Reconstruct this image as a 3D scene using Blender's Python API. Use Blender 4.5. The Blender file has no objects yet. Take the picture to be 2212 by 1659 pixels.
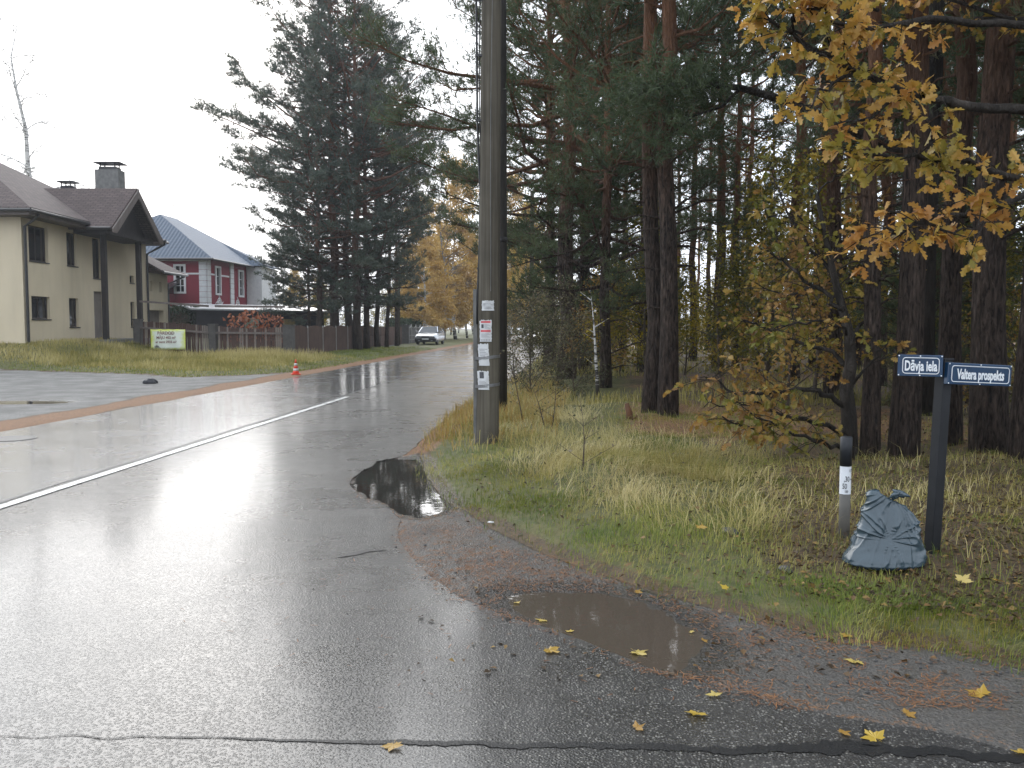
import bpy, bmesh, math, random
import numpy as np
from mathutils import Vector, Matrix

random.seed(7)
rng = np.random.default_rng(7)
scene = bpy.context.scene
COL = scene.collection
R = math.radians

# ------------------------------------------------------------------ camera, sky, sun, exposure
EYE = 1.6
PITCH = R(3.74)
FPX = 887.0                      # focal length in pixels of a 1024 wide picture
cam_d = bpy.data.cameras.new('camera')
cam_d.sensor_width = 36.0
cam_d.lens = 36.0 * FPX / 1024.0
cam_d.clip_start = 0.05
cam_d.clip_end = 3000.0
cam = bpy.data.objects.new('camera', cam_d)
COL.objects.link(cam)
cam.location = (0, 0, EYE)
cam.rotation_euler = (math.pi / 2 - PITCH, 0, 0)
scene.camera = cam

world = bpy.data.worlds.new('World')
scene.world = world
world.use_nodes = True
wn = world.node_tree
wn.nodes.clear()
w_out = wn.nodes.new('ShaderNodeOutputWorld')
w_bg = wn.nodes.new('ShaderNodeBackground')
w_sky = wn.nodes.new('ShaderNodeTexSky')
w_sky.sky_type = 'NISHITA'
w_sky.sun_disc = False
SUN_AZ, SUN_EL = R(-20), R(24)
w_sky.sun_elevation = SUN_EL
w_sky.sun_rotation = SUN_AZ
w_sky.air_density = 1.0
w_sky.dust_density = 4.0
w_mix = wn.nodes.new('ShaderNodeMix')
w_mix.data_type = 'RGBA'
w_mix.inputs[0].default_value = 0.9           # a closed cloud deck: hardly any of the clear sky shows
w_mix.inputs[7].default_value = (9.5, 10.3, 11.4, 1)
wn.links.new(w_sky.outputs[0], w_mix.inputs[6])
wn.links.new(w_mix.outputs[2], w_bg.inputs[0])
w_bg.inputs[1].default_value = 0.12
wn.links.new(w_bg.outputs[0], w_out.inputs[0])

sun_d = bpy.data.lights.new('sun', 'SUN')
sun_d.energy = 1.5
sun_d.angle = R(64)
sun_d.color = (1.0, 0.985, 0.96)
sun = bpy.data.objects.new('sun', sun_d)
COL.objects.link(sun)
sdir = Vector((math.sin(SUN_AZ) * math.cos(SUN_EL), math.cos(SUN_AZ) * math.cos(SUN_EL), math.sin(SUN_EL)))
sun.rotation_euler = sdir.to_track_quat('Z', 'Y').to_euler()
sun.location = (0, 0, 30)

scene.view_settings.view_transform = 'Standard'
scene.view_settings.look = 'None'
scene.view_settings.exposure = 0.66
scene.view_settings.gamma = 1.0
scene.view_settings.use_curve_mapping = False
scene.render.engine = 'CYCLES'
cy = scene.cycles
cy.max_bounces = 6
cy.diffuse_bounces = 3
cy.glossy_bounces = 3
cy.transmission_bounces = 3
cy.transparent_max_bounces = 4
cy.volume_bounces = 0
cy.caustics_reflective = False
cy.caustics_refractive = False
cy.use_denoising = True
try:
    cy.denoiser = 'OPENIMAGEDENOISE'
except Exception:
    pass

# ------------------------------------------------------------------ measuring helpers
FD, CXD, CYD = FPX * 2212 / 1024, 1106.0, 829.5


def ray(xd, yd):
    u, v = (xd - CXD) / FD, (CYD - yd) / FD
    return (u, math.cos(PITCH) + v * math.sin(PITCH), -math.sin(PITCH) + v * math.cos(PITCH))


def on_ground(xd, yd, z=0.0):
    d = ray(xd, yd)
    t = (z - EYE) / d[2]
    return (d[0] * t, d[1] * t)


def at(xd, yd, Y):
    d = ray(xd, yd)
    t = Y / d[1]
    return Vector((d[0] * t, Y, EYE + d[2] * t))


def hit(xd, yd):
    """where the line of sight through a pixel meets the terrain"""
    z = 0.0
    for _ in range(12):
        q = on_ground(xd, yd, z)
        z = .5 * z + .5 * h1(*q)
    return on_ground(xd, yd, z)


def gx(xd, Y):
    return at(xd, 704, Y)[0]


def _hash(ix, iy, s):
    n = (ix * 374761393 + iy * 668265263 + s * 974634541) & 0x7fffffff
    n = ((n ^ (n >> 13)) * 1274126177) & 0x7fffffff
    return ((n ^ (n >> 16)) & 0xffff) / 65535.0


def vnoise(x, y, s=0):
    x = np.asarray(x, float); y = np.asarray(y, float)
    ix = np.floor(x).astype(np.int64); iy = np.floor(y).astype(np.int64)
    fx = x - ix; fy = y - iy
    fx = fx * fx * (3 - 2 * fx); fy = fy * fy * (3 - 2 * fy)
    a = _hash(ix, iy, s); b = _hash(ix + 1, iy, s); c = _hash(ix, iy + 1, s); d = _hash(ix + 1, iy + 1, s)
    return (a * (1 - fx) + b * fx) * (1 - fy) + (c * (1 - fx) + d * fx) * fy


def fbm(x, y, s=0, o=3):
    t = 0; a = 0.5; k = 0
    for i in range(o):
        t = t + a * vnoise(np.asarray(x) * 2 ** i, np.asarray(y) * 2 ** i, s + i); k += a; a *= 0.5
    return t / k


def sstep(a, b, x):
    t = np.clip((np.asarray(x, float) - a) / (b - a), 0, 1)
    return t * t * (3 - 2 * t)


def pdist(x, y, pts, closed=False):
    x = np.asarray(x, float); y = np.asarray(y, float)
    best = np.full(x.shape, 1e9)
    n = len(pts)
    for i in range(n if closed else n - 1):
        ax, ay = pts[i]; bx, by = pts[(i + 1) % n]
        dx, dy = bx - ax, by - ay
        l2 = dx * dx + dy * dy + 1e-12
        t = np.clip(((x - ax) * dx + (y - ay) * dy) / l2, 0, 1)
        best = np.minimum(best, np.hypot(x - ax - t * dx, y - ay - t * dy))
    return best


def inside(x, y, poly):
    x = np.asarray(x, float); y = np.asarray(y, float)
    r = np.zeros(x.shape, bool)
    n = len(poly)
    for i in range(n):
        ax, ay = poly[i]; bx, by = poly[(i + 1) % n]
        if ay == by:
            continue
        c = ((ay > y) != (by > y)) & (x < (bx - ax) * (y - ay) / (by - ay) + ax)
        r ^= c
    return r


def sdist(x, y, poly):
    d = pdist(x, y, poly, True)
    return np.where(inside(x, y, poly), -d, d)


def rough(pts, step, amp, s):
    out = []
    for i in range(len(pts) - 1):
        a, b = Vector(pts[i]), Vector(pts[i + 1])
        n = min(40, max(1, int((b - a).length / (step * max(1.0, (a.length + b.length) / 22)))))
        nrm = Vector((-(b - a).y, (b - a).x)).normalized()
        for k in range(n):
            p = a.lerp(b, k / n)
            p = p + nrm * amp * (float(fbm(p.x * 2.3, p.y * 2.3, s)) - .5) * 2
            out.append((p.x, p.y))
    out.append(tuple(pts[-1]))
    return out


# ------------------------------------------------------------------ mesh helpers
class MB:
    def __init__(s):
        s.v = []; s.f = []

    def add(s, v, f):
        b = len(s.v)
        s.v += [tuple(q) for q in v]
        s.f += [tuple(i + b for i in q) for q in f]
        return s

    def box(s, x0, x1, y0, y1, z0, z1, m=None):
        v = [(x0, y0, z0), (x1, y0, z0), (x1, y1, z0), (x0, y1, z0), (x0, y0, z1), (x1, y0, z1), (x1, y1, z1), (x0, y1, z1)]
        if m is not None:
            v = [m @ Vector(q) for q in v]
        return s.add(v, [(0, 3, 2, 1), (4, 5, 6, 7), (0, 1, 5, 4), (1, 2, 6, 5), (2, 3, 7, 6), (3, 0, 4, 7)])

    def tube(s, pts, rad, sides=6, cap=True):
        pts = [Vector(p) for p in pts]
        n = len(pts)
        if not hasattr(rad, '__len__'):
            rad = [rad] * n
        v = []; f = []
        t0 = (pts[1] - pts[0]).normalized()
        ref = Vector((0, 0, 1)) if abs(t0.z) < .9 else Vector((1, 0, 0))
        a = t0.cross(ref).normalized()
        for i in range(n):
            t = (pts[min(i + 1, n - 1)] - pts[max(i - 1, 0)]).normalized()
            a = (a - t * a.dot(t)).normalized()
            b = t.cross(a)
            for k in range(sides):
                th = 2 * math.pi * k / sides
                v.append(pts[i] + (a * math.cos(th) + b * math.sin(th)) * rad[i])
        for i in range(n - 1):
            for k in range(sides):
                k2 = (k + 1) % sides
                f.append((i * sides + k, i * sides + k2, (i + 1) * sides + k2, (i + 1) * sides + k))
        if cap:
            f.append(tuple(range(sides))[::-1])
            f.append(tuple((n - 1) * sides + k for k in range(sides)))
        return s.add(v, f)

    def lathe(s, prof, sides=24, c=(0, 0, 0)):
        v = []; f = []
        for r, z in prof:
            for k in range(sides):
                th = 2 * math.pi * k / sides
                v.append((c[0] + r * math.cos(th), c[1] + r * math.sin(th), c[2] + z))
        for i in range(len(prof) - 1):
            for k in range(sides):
                k2 = (k + 1) % sides
                f.append((i * sides + k, i * sides + k2, (i + 1) * sides + k2, (i + 1) * sides + k))
        f.append(tuple(range(sides))[::-1])
        f.append(tuple((len(prof) - 1) * sides + k for k in range(sides)))
        return s.add(v, f)

    def slab(s, quad, t):
        """a thick plate: quad corners in order, thickened against its normal"""
        q = [Vector(p) for p in quad]
        nrm = (q[1] - q[0]).cross(q[-1] - q[0]).normalized()
        n = len(q)
        v = q + [p - nrm * t for p in q]
        f = [tuple(range(n)), tuple(range(2 * n - 1, n - 1, -1))]
        for i in range(n):
            j = (i + 1) % n
            f.append((i, n + i, n + j, j))
        return s.add(v, f)

    def mesh(s, name, mat, smooth=False, off=None):
        me = bpy.data.meshes.new(name)
        v = s.v if off is None else [(p[0] - off[0], p[1] - off[1], p[2] - off[2]) for p in s.v]
        me.from_pydata([tuple(p) for p in v], [], s.f)
        me.validate()
        if mat:
            me.materials.append(mat)
        if smooth:
            me.polygons.foreach_set('use_smooth', [True] * len(me.polygons))
        me.update()
        return me

    def build(s, name, mat, parent=None, smooth=False, world=True, bevel=0):
        off = parent.get('_off') if (parent is not None and world) else None
        o = link(name, s.mesh(name, mat, smooth, off), parent)
        if bevel:
            b = o.modifiers.new('bevel', 'BEVEL')
            b.width = bevel; b.segments = 2; b.limit_method = 'ANGLE'
        return o


def link(name, me, parent=None):
    o = bpy.data.objects.new(name, me)
    COL.objects.link(o)
    if parent is not None:
        o.parent = parent
        if parent.get('_off') is not None:
            o['_off'] = list(parent['_off'])
    return o


def tag(o, label, cat, group=None):
    o['label'] = label; o['category'] = cat
    if group:
        o['group'] = group
    return o


def thing(name, label, cat, loc, rotz=0, group=None, world=True):
    o = bpy.data.objects.new(name, None)
    COL.objects.link(o)
    o.empty_display_size = .2
    o.location = loc; o.rotation_euler = (0, 0, rotz)
    if world:
        o['_off'] = [float(c) for c in loc]
    return tag(o, label, cat, group)


def struct(o):
    o['kind'] = 'structure'; return o


def stuff(o, label=None, cat=None):
    o['kind'] = 'stuff'
    if label:
        o['label'] = label; o['category'] = cat
    return o


def np_mesh(name, V, T, mat, tint=None, smooth=False, attrs=None):
    me = bpy.data.meshes.new(name)
    V = np.ascontiguousarray(V, np.float32); T = np.ascontiguousarray(T, np.int32)
    k = T.shape[1]
    me.vertices.add(len(V)); me.vertices.foreach_set('co', V.ravel())
    me.loops.add(T.size); me.loops.foreach_set('vertex_index', T.ravel())
    me.polygons.add(len(T))
    me.polygons.foreach_set('loop_start', np.arange(0, T.size, k, dtype=np.int32))
    try:
        me.polygons.foreach_set('loop_total', np.full(len(T), k, np.int32))
    except Exception:
        pass
    if smooth:
        me.polygons.foreach_set('use_smooth', np.ones(len(T), bool))
    me.update(calc_edges=True)
    allat = dict(attrs or {})
    if tint is not None:
        allat['tint'] = tint
    for nm_, arr in allat.items():
        a = me.attributes.new(nm_, 'FLOAT', 'POINT')
        a.data.foreach_set('value', np.ascontiguousarray(arr, np.float32))
    if mat:
        me.materials.append(mat)
    return me


def dup(root, label=None, group=None, loc=None, rotz=None, scale=None):
    c = root.copy(); COL.objects.link(c)
    if label:
        c['label'] = label
    if group:
        c['group'] = group
    if loc is not None:
        c.location = loc
    if rotz is not None:
        c.rotation_euler = (0, 0, rotz)
    if scale is not None:
        c.scale = scale if hasattr(scale, '__len__') else (scale,) * 3
    for ch in root.children:
        d = ch.copy(); COL.objects.link(d); d.parent = c
        for g in ch.children:
            e = g.copy(); COL.objects.link(e); e.parent = d
    return c


# ------------------------------------------------------------------ materials
class N:
    def __init__(s, name):
        s.m = bpy.data.materials.new(name); s.m.use_nodes = True
        s.t = s.m.node_tree; s.t.nodes.clear()
        s.out = s.n('OutputMaterial')

    def n(s, t, **kw):
        o = s.t.nodes.new('ShaderNode' + t)
        for k, v in kw.items():
            setattr(o, k, v)
        return o

    def l(s, a, b):
        s.t.links.new(a, b)

    def co(s, scale=(1, 1, 1), kind='Object'):
        tc = s.n('TexCoord'); mp = s.n('Mapping')
        s.l(tc.outputs[kind], mp.inputs[0])
        mp.inputs['Scale'].default_value = scale
        return mp.outputs[0]

    def noise(s, scale, detail=4, vec=None, rough=.55, dist=0):
        o = s.n('TexNoise'); o.inputs['Scale'].default_value = scale
        o.inputs['Detail'].default_value = detail; o.inputs['Roughness'].default_value = rough
        o.inputs['Distortion'].default_value = dist
        if vec is not None:
            s.l(vec, o.inputs[0])
        return o.outputs[0]

    def voro(s, scale, vec=None, feature='F1', out=0):
        o = s.n('TexVoronoi', feature=feature); o.inputs['Scale'].default_value = scale
        if vec is not None:
            s.l(vec, o.inputs[0])
        return o.outputs[out]

    def ramp(s, fac, stops):
        o = s.n('ValToRGB'); e = o.color_ramp.elements
        while len(e) < len(stops):
            e.new(.5)
        for i, (p, c) in enumerate(stops):
            e[i].position = p
            e[i].color = (*c, 1) if hasattr(c, '__len__') else (c, c, c, 1)
        s.l(fac, o.inputs[0])
        return o.outputs[0]

    def mix(s, fac, a, b, mode='MIX'):
        o = s.n('Mix', data_type='RGBA', blend_type=mode)
        for inp, v in ((o.inputs[0], fac), (o.inputs[6], a), (o.inputs[7], b)):
            if hasattr(v, 'is_linked') or hasattr(v, 'links'):
                s.l(v, inp)
            else:
                inp.default_value = (*v, 1) if hasattr(v, '__len__') else v
        return o.outputs[2]

    def math(s, op, a, b=None, clamp=False):
        o = s.n('Math', operation=op, use_clamp=clamp)
        for i, v in enumerate((a, b)):
            if v is None:
                continue
            if hasattr(v, 'links'):
                s.l(v, o.inputs[i])
            else:
                o.inputs[i].default_value = v
        return o.outputs[0]

    def attr(s, name):
        o = s.n('Attribute'); o.attribute_name = name
        return o.outputs['Fac']

    def bump(s, h, strength=.5, dist=.01, normal=None):
        o = s.n('Bump'); o.inputs['Strength'].default_value = strength; o.inputs['Distance'].default_value = dist
        s.l(h, o.inputs['Height'])
        if normal is not None:
            s.l(normal, o.inputs['Normal'])
        return o.outputs[0]

    def bsdf(s, base, rough=.6, normal=None, spec=.5, metal=0, coat=0, coat_rough=.1):
        o = s.n('BsdfPrincipled')
        for k, v in (('Base Color', base), ('Roughness', rough), ('Specular IOR Level', spec), ('Metallic', metal),
                     ('Coat Weight', coat), ('Coat Roughness', coat_rough)):
            if hasattr(v, 'links'):
                s.l(v, o.inputs[k])
            else:
                o.inputs[k].default_value = (*v, 1) if hasattr(v, '__len__') else v
        if normal is not None:
            s.l(normal, o.inputs['Normal'])
        s.l(o.outputs[0], s.out.inputs[0])
        return o

    def rand(s):
        return s.n('ObjectInfo').outputs['Random']


def plain(name, c1, c2=None, scale=6, rough=.6, bump=0, bscale=40, stretch=(1, 1, 1), spec=.4, metal=0):
    k = N(name)
    v = k.co(stretch)
    c2 = c2 or tuple(q * .75 for q in c1)
    f = k.ramp(k.noise(scale, 5, v), [(.3, 0.0), (.7, 1.0)])
    base = k.mix(f, c1, c2)
    nrm = k.bump(k.noise(bscale, 4, v), .5, bump) if bump else None
    k.bsdf(base, rough, nrm, spec, metal)
    return k.m


def leafy(name, cols, rough=.5, transl=.35, spec=.3):
    """foliage: colour by each leaf's own tint, a little light passing through"""
    k = N(name)
    n = len(cols)
    t = k.math('ADD', k.attr('tint'), k.math('MULTIPLY', k.math('SUBTRACT', k.rand(), .5), .25))
    base = k.ramp(t, [(i / max(1, n - 1), c) for i, c in enumerate(cols)])
    b = k.bsdf(base, rough, None, spec)
    if transl:
        tr = k.n('BsdfTranslucent'); k.l(base, tr.inputs[0])
        ms = k.n('MixShader'); ms.inputs[0].default_value = transl
        k.l(b.outputs[0], ms.inputs[1]); k.l(tr.outputs[0], ms.inputs[2]); k.l(ms.outputs[0], k.out.inputs[0])
    return k.m


def asphalt(name, tone, wet, coarse):
    k = N(name)
    v = k.co()
    big = k.noise(.55, 4, v)
    mid = k.noise(3.0, 5, v)
    st = k.voro(coarse, v, 'F1', 0)
    stc = k.voro(coarse, v, 'F1', 1)
    stone = k.n('SeparateColor'); k.l(stc, stone.inputs[0])
    pale = k.ramp(stone.outputs[0], [(.62, 0.0), (.92, 1.0)])
    edge = k.ramp(st, [(.15, 1.0), (.55, 0.0)])
    base = k.mix(k.ramp(mid, [(.3, 0.0), (.7, 1.0)]), tuple(q * .72 for q in tone), tuple(q * 1.2 for q in tone))
    base = k.mix(k.math('MULTIPLY', k.math('MULTIPLY', pale, edge), .9), base, (.3, .285, .25))
    r = k.ramp(k.math('ADD', k.math('MULTIPLY', big, .65), k.math('MULTIPLY', mid, .35)), [(.34, wet[0]), (.62, wet[1])])
    h = k.math('ADD', k.math('MULTIPLY', edge, .7), k.math('MULTIPLY', k.noise(90, 3, v), .5))
    nrm = k.bump(h, wet[2], .006)
    k.bsdf(base, r, nrm, .5, 0, wet[3], .12)
    return k.m


M = {}
M['asph_old'] = asphalt('asphalt_coarse', (.04, .038, .036), (.18, .40, .7, .35), 85)
M['asph_new'] = asphalt('asphalt_smooth', (.055, .056, .06), (.18, .30, .35, .5), 130)


def paint_mat():
    k = N('road_paint'); v = k.co()
    wear = k.ramp(k.math('ADD', k.math('MULTIPLY', k.noise(30, 4, v), .5), k.math('MULTIPLY', k.noise(4, 3, v), .5)), [(.38, 0.0), (.5, 1.0)])
    k.bsdf(k.mix(wear, (.12, .12, .115), (.62, .62, .6)), .4, k.bump(k.voro(140, v), .3, .004))
    return k.m


def ground_mat():
    k = N('ground_soil')
    v = k.co()
    n1 = k.noise(1.3, 5, v); n2 = k.noise(9, 5, v); n3 = k.noise(60, 4, v)
    soil = k.mix(k.ramp(n2, [(.3, 0.0), (.7, 1.0)]), (.045, .034, .022), (.105, .078, .043))
    soil = k.mix(k.ramp(n3, [(.45, 0.0), (.75, 1.0)]), soil, (.15, .085, .035))
    turf = k.mix(k.ramp(n2, [(.3, 0.0), (.7, 1.0)]), (.055, .07, .02), (.13, .115, .04))
    nd = k.noise(45, 5, k.co((1, .35, 1)), .7, 1.5)
    needle = k.mix(k.ramp(nd, [(.35, 0.0), (.65, 1.0)]), (.1, .05, .025), (.28, .14, .058))
    peb = k.voro(70, v, 'F1', 0)
    grav = k.mix(k.ramp(n3, [(.35, 0.0), (.7, 1.0)]), (.12, .115, .108), (.33, .32, .3))
    grav = k.mix(k.ramp(n1, [(.4, 0.0), (.6, .75)]), grav, (.11, .104, .096))
    dirt = k.mix(k.ramp(n3, [(.3, 0.0), (.75, 1.0)]), (.05, .046, .041), (.13, .12, .108))
    dirt = k.mix(k.ramp(n2, [(.45, 0.0), (.75, .6)]), dirt, (.07, .058, .046))

    def msk(a, w=.45):
        m_ = k.math('ADD', k.attr(a), k.math('MULTIPLY', k.math('SUBTRACT', k.math('ADD', k.math('MULTIPLY', n2, .5), k.math('MULTIPLY', n3, .5)), .5), w * 2))
        return k.ramp(m_, [(.4, 0.0), (.6, 1.0)])
    gm, dm, nm_, tm = msk('gravel', .3), msk('dirt', .35), msk('needle', .9), msk('turf', .5)
    c = k.mix(tm, soil, turf)
    c = k.mix(gm, c, grav); c = k.mix(dm, c, dirt); c = k.mix(nm_, c, needle)
    wet_ = k.ramp(k.math('ADD', k.attr('wet'), k.math('MULTIPLY', k.math('SUBTRACT', n2, .5), .8)), [(.25, 0.0), (.7, 1.0)])
    c = k.mix(wet_, c, k.mix(1.0, c, (.5, .48, .46), 'MULTIPLY'))
    hard = k.math('ADD', gm, dm, True)
    wetn = k.ramp(k.math('ADD', k.noise(1.8, 4, v), k.math('MULTIPLY', gm, .3)), [(.4, .3), (.72, .75)])
    r = k.mix(k.math('MULTIPLY', hard, k.math('SUBTRACT', 1.0, nm_)), (.75, .75, .75), wetn)
    r = k.mix(wet_, r, (.22, .22, .22))
    h = k.math('ADD', k.math('MULTIPLY', n3, .6), k.math('MULTIPLY', k.math('MULTIPLY', peb, hard), .6))
    h = k.math('ADD', h, k.math('MULTIPLY', nd, .5))
    h = k.math('ADD', h, k.math('MULTIPLY', k.math('MULTIPLY', k.noise(16, 5, v), dm), 1.5))
    k.bsdf(c, r, k.bump(h, .85, .024), .4)
    return k.m


def water_mat(name, col):
    k = N(name); v = k.co()
    k.bsdf(col, .03, k.bump(k.noise(7, 3, v), .10, .006), .5)
    return k.m


def bark_mat(name, low, low2, high, z0, z1, scale=(9, 9, 2.2)):
    k = N(name)
    v = k.co(scale)
    n = k.noise(1.0, 6, v, .65, .6)
    pl = k.voro(1.0, v, 'F1', 0)
    dark = k.mix(k.ramp(n, [(.35, 0.0), (.65, 1.0)]), low, low2)
    tc = k.n('TexCoord'); sp = k.n('SeparateXYZ'); k.l(tc.outputs['Object'], sp.inputs[0])
    zz = k.math('ADD', sp.outputs[2], k.math('MULTIPLY', k.math('SUBTRACT', n, .5), 3.0))
    mr = k.n('MapRange'); k.l(zz, mr.inputs[0]); mr.inputs[1].default_value = z0; mr.inputs[2].default_value = z1
    base = k.mix(mr.outputs[0], dark, high)
    k.bsdf(base, .85, k.bump(k.math('ADD', k.ramp(n, [(.3, 0.0), (.62, 1.0)]), pl), 1.0, .06), .2)
    return k.m


def birch_mat():
    k = N('birch_bark'); v = k.co((3, 3, 14))
    n = k.noise(1.0, 5, v, .6)
    tc = k.n('TexCoord'); sp = k.n('SeparateXYZ'); k.l(tc.outputs['Object'], sp.inputs[0])
    low = k.n('MapRange'); k.l(sp.outputs[2], low.inputs[0]); low.inputs[1].default_value = .1; low.inputs[2].default_value = 1.2
    low.inputs[3].default_value = .16; low.inputs[4].default_value = 0
    f = k.ramp(k.math('ADD', n, low.outputs[0]), [(.53, 0.0), (.6, 1.0)])
    k.bsdf(k.mix(f, (.55, .53, .5), (.04, .035, .03)), .7, k.bump(n, .4, .01), .3)
    return k.m


def wood_mat(name, c1, c2, scale=(20, 20, 1.2), rough=.7, bump=.01):
    k = N(name); v = k.co(scale)
    n = k.noise(1.0, 6, v, .6, .4)
    g = k.noise(1.5, 3, k.co())
    base = k.mix(k.ramp(n, [(.3, 0.0), (.7, 1.0)]), c1, c2)
    base = k.mix(k.ramp(g, [(.4, 0.0), (.7, .5)]), base, tuple(q * .6 for q in c1))
    k.bsdf(base, rough, k.bump(n, .7, bump), .35)
    return k.m


def shingle_mat(name, c1, c2, row, col_, rough):
    k = N(name)
    tc = k.n('TexCoord')
    br = k.n('TexBrick')
    mp = k.n('Mapping'); k.l(tc.outputs['UV'], mp.inputs[0]); k.l(mp.outputs[0], br.inputs[0])
    br.inputs['Scale'].default_value = 1.0
    br.inputs['Color1'].default_value = (*c1, 1); br.inputs['Color2'].default_value = (*c2, 1)
    br.inputs['Mortar'].default_value = (*[q * .45 for q in c1], 1)
    br.inputs['Mortar Size'].default_value = .02
    br.inputs['Brick Width'].default_value = col_; br.inputs['Row Height'].default_value = row
    n = k.noise(2.5, 4, k.co())
    base = k.mix(k.ramp(n, [(.35, 0.0), (.7, .5)]), br.outputs[0], tuple(q * .7 for q in c1))
    k.bsdf(base, rough, k.bump(br.outputs[1], -.6, .02), .22)
    return k.m


def metal_tile_mat():
    k = N('blue_metal_tile')
    tc = k.n('TexCoord'); sp = k.n('SeparateXYZ'); k.l(tc.outputs['UV'], sp.inputs[0])
    wx = k.math('SINE', k.math('MULTIPLY', sp.outputs[0], 2 * math.pi / .28))
    fr = k.math('FRACT', k.math('DIVIDE', sp.outputs[1], .42))
    h = k.math('ADD', k.math('MULTIPLY', wx, .5), k.math('MULTIPLY', fr, 1.6))
    shade = k.ramp(fr, [(.0, .55), (.16, 1.0)])
    base = k.mix(1.0, (.075, .1, .14), shade, 'MULTIPLY')
    k.bsdf(base, .55, k.bump(h, .8, .05), .3)
    return k.m


def stucco(name, c, dirt):
    k = N(name); v = k.co()
    st = k.noise(1.0, 4, k.co((2.2, 2.2, .35)))
    b = k.mix(k.ramp(st, [(.45, 0.0), (.8, .55)]), c, dirt)
    b = k.mix(k.ramp(k.noise(.6, 3, v), [(.4, 0.0), (.7, .35)]), b, dirt)
    k.bsdf(b, .85, k.bump(k.noise(60, 3, v), .4, .004), .2)
    return k.m


def glass_mat(name, c):
    k = N(name); v = k.co()
    k.bsdf(c, .06, k.bump(k.noise(1.2, 2, v), .12, .02), .6)
    return k.m


M['paint'] = paint_mat()
M['ground'] = ground_mat()
M['puddle_dark'] = water_mat('puddle_water', (.03, .027, .023))
M['puddle_mud'] = water_mat('muddy_puddle_water', (.08, .064, .049))
M['tar'] = plain('tar', (.007, .007, .008), (.016, .016, .016), 60, .45, .006, 90)
M['seam'] = plain('seam_tar', (.02, .02, .02), (.06, .06, .058), 8, .45, .003, 60)
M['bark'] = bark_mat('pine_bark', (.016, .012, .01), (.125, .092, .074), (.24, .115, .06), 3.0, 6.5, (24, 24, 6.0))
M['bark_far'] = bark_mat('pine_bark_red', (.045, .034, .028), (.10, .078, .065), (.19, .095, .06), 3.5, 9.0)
M['bark_dark'] = bark_mat('dark_tree_bark', (.02, .017, .014), (.06, .05, .042), (.05, .042, .036), 6, 9)
M['birch'] = birch_mat()
M['twig'] = plain('twig_bark', (.05, .036, .026), (.09, .07, .05), 8, .8)
M['twig_grey'] = plain('grey_twig_bark', (.13, .115, .10), (.2, .185, .17), 8, .8)
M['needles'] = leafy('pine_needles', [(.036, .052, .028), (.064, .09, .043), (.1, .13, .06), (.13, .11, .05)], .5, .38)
M['needles_far'] = leafy('pine_needles_hazed', [(.055, .07, .055), (.085, .108, .083), (.115, .138, .1), (.14, .12, .085)], .5, .42)  # paler, greyer copy for the farther pines: haze put into the needle colour
M['larch'] = leafy('golden_needles', [(.34, .21, .05), (.52, .34, .1), (.62, .45, .17)], .6, .4)
M['birchleaf'] = leafy('birch_leaves', [(.28, .19, .04), (.5, .33, .06), (.6, .44, .11)], .55, .4)
M['oakleaf'] = leafy('oak_leaves', [(.24, .2, .035), (.4, .27, .05), (.5, .27, .055), (.54, .34, .09), (.4, .19, .045)], .42, .45, .4)
M['oakbrown'] = leafy('brown_oak_leaves', [(.13, .14, .025), (.24, .2, .035), (.33, .22, .05), (.36, .2, .055), (.18, .1, .035)], .5, .4)
M['yellowgreen'] = leafy('yellow_green_leaves', [(.06, .07, .012), (.14, .13, .02), (.26, .2, .03), (.4, .3, .03)], .5, .4)
M['brightyellow'] = leafy('yellow_leaves', [(.2, .17, .02), (.38, .28, .02), (.5, .38, .03)], .5, .4)
M['greyleaf'] = leafy('grey_green_leaves', [(.05, .055, .025), (.1, .1, .05), (.18, .15, .08), (.3, .26, .17)], .5, .3)
M['hedge'] = leafy('hedge_leaves', [(.012, .025, .012), (.03, .05, .022), (.05, .075, .03)], .5, .2)
M['redleaf'] = leafy('red_brown_leaves', [(.16, .05, .025), (.3, .1, .05), (.4, .17, .09)], .55, .3)
M['grass_green'] = leafy('green_grass_blades', [(.075, .115, .015), (.14, .185, .025), (.23, .24, .045), (.36, .31, .09)], .5, .3)
M['grass_dry'] = leafy('dry_grass_blades', [(.15, .15, .035), (.3, .26, .075), (.44, .37, .14), (.58, .49, .25)], .55, .35)
M['grass_orange'] = leafy('rusty_grass_blades', [(.16, .17, .04), (.34, .23, .07), (.46, .3, .1), (.4, .36, .13)], .55, .35)
M['litter'] = leafy('leaf_litter', [(.04, .026, .014), (.08, .048, .022), (.14, .08, .032), (.26, .17, .05)], .55, .1)
M['needle_litter'] = leafy('fallen_pine_needles', [(.12, .05, .02), (.2, .085, .035), (.29, .14, .06)], .7, 0)
M['maple'] = leafy('maple_leaf', [(.34, .19, .04), (.5, .35, .05), (.52, .42, .15)], .42, .25, .5)
M['pole'] = wood_mat('weathered_pole_wood', (.05, .042, .031), (.155, .137, .106), (22, 22, .5), .9)
M['pole_dark'] = wood_mat('tarred_pole_wood', (.02, .018, .016), (.05, .044, .038), (18, 18, .8), .7)
M['conc'] = plain('old_concrete', (.2, .195, .185), (.11, .11, .105), 5, .8, .004, 70)
M['black_rub'] = plain('black_rubber', (.012, .012, .013), (.02, .02, .02), 20, .5)
M['black_metal'] = plain('black_painted_metal', (.008, .009, .011), (.014, .015, .018), 9, .5, .001, 60, (1, 1, 1), .3)
M['grey_metal'] = plain('grey_metal', (.22, .22, .22), (.15, .15, .15), 12, .45, .001, 60, (1, 1, 1), .5, .4)
M['paper'] = plain('paper', (.62, .62, .62), (.5, .5, .51), 6, .55, .006, 14)
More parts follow.
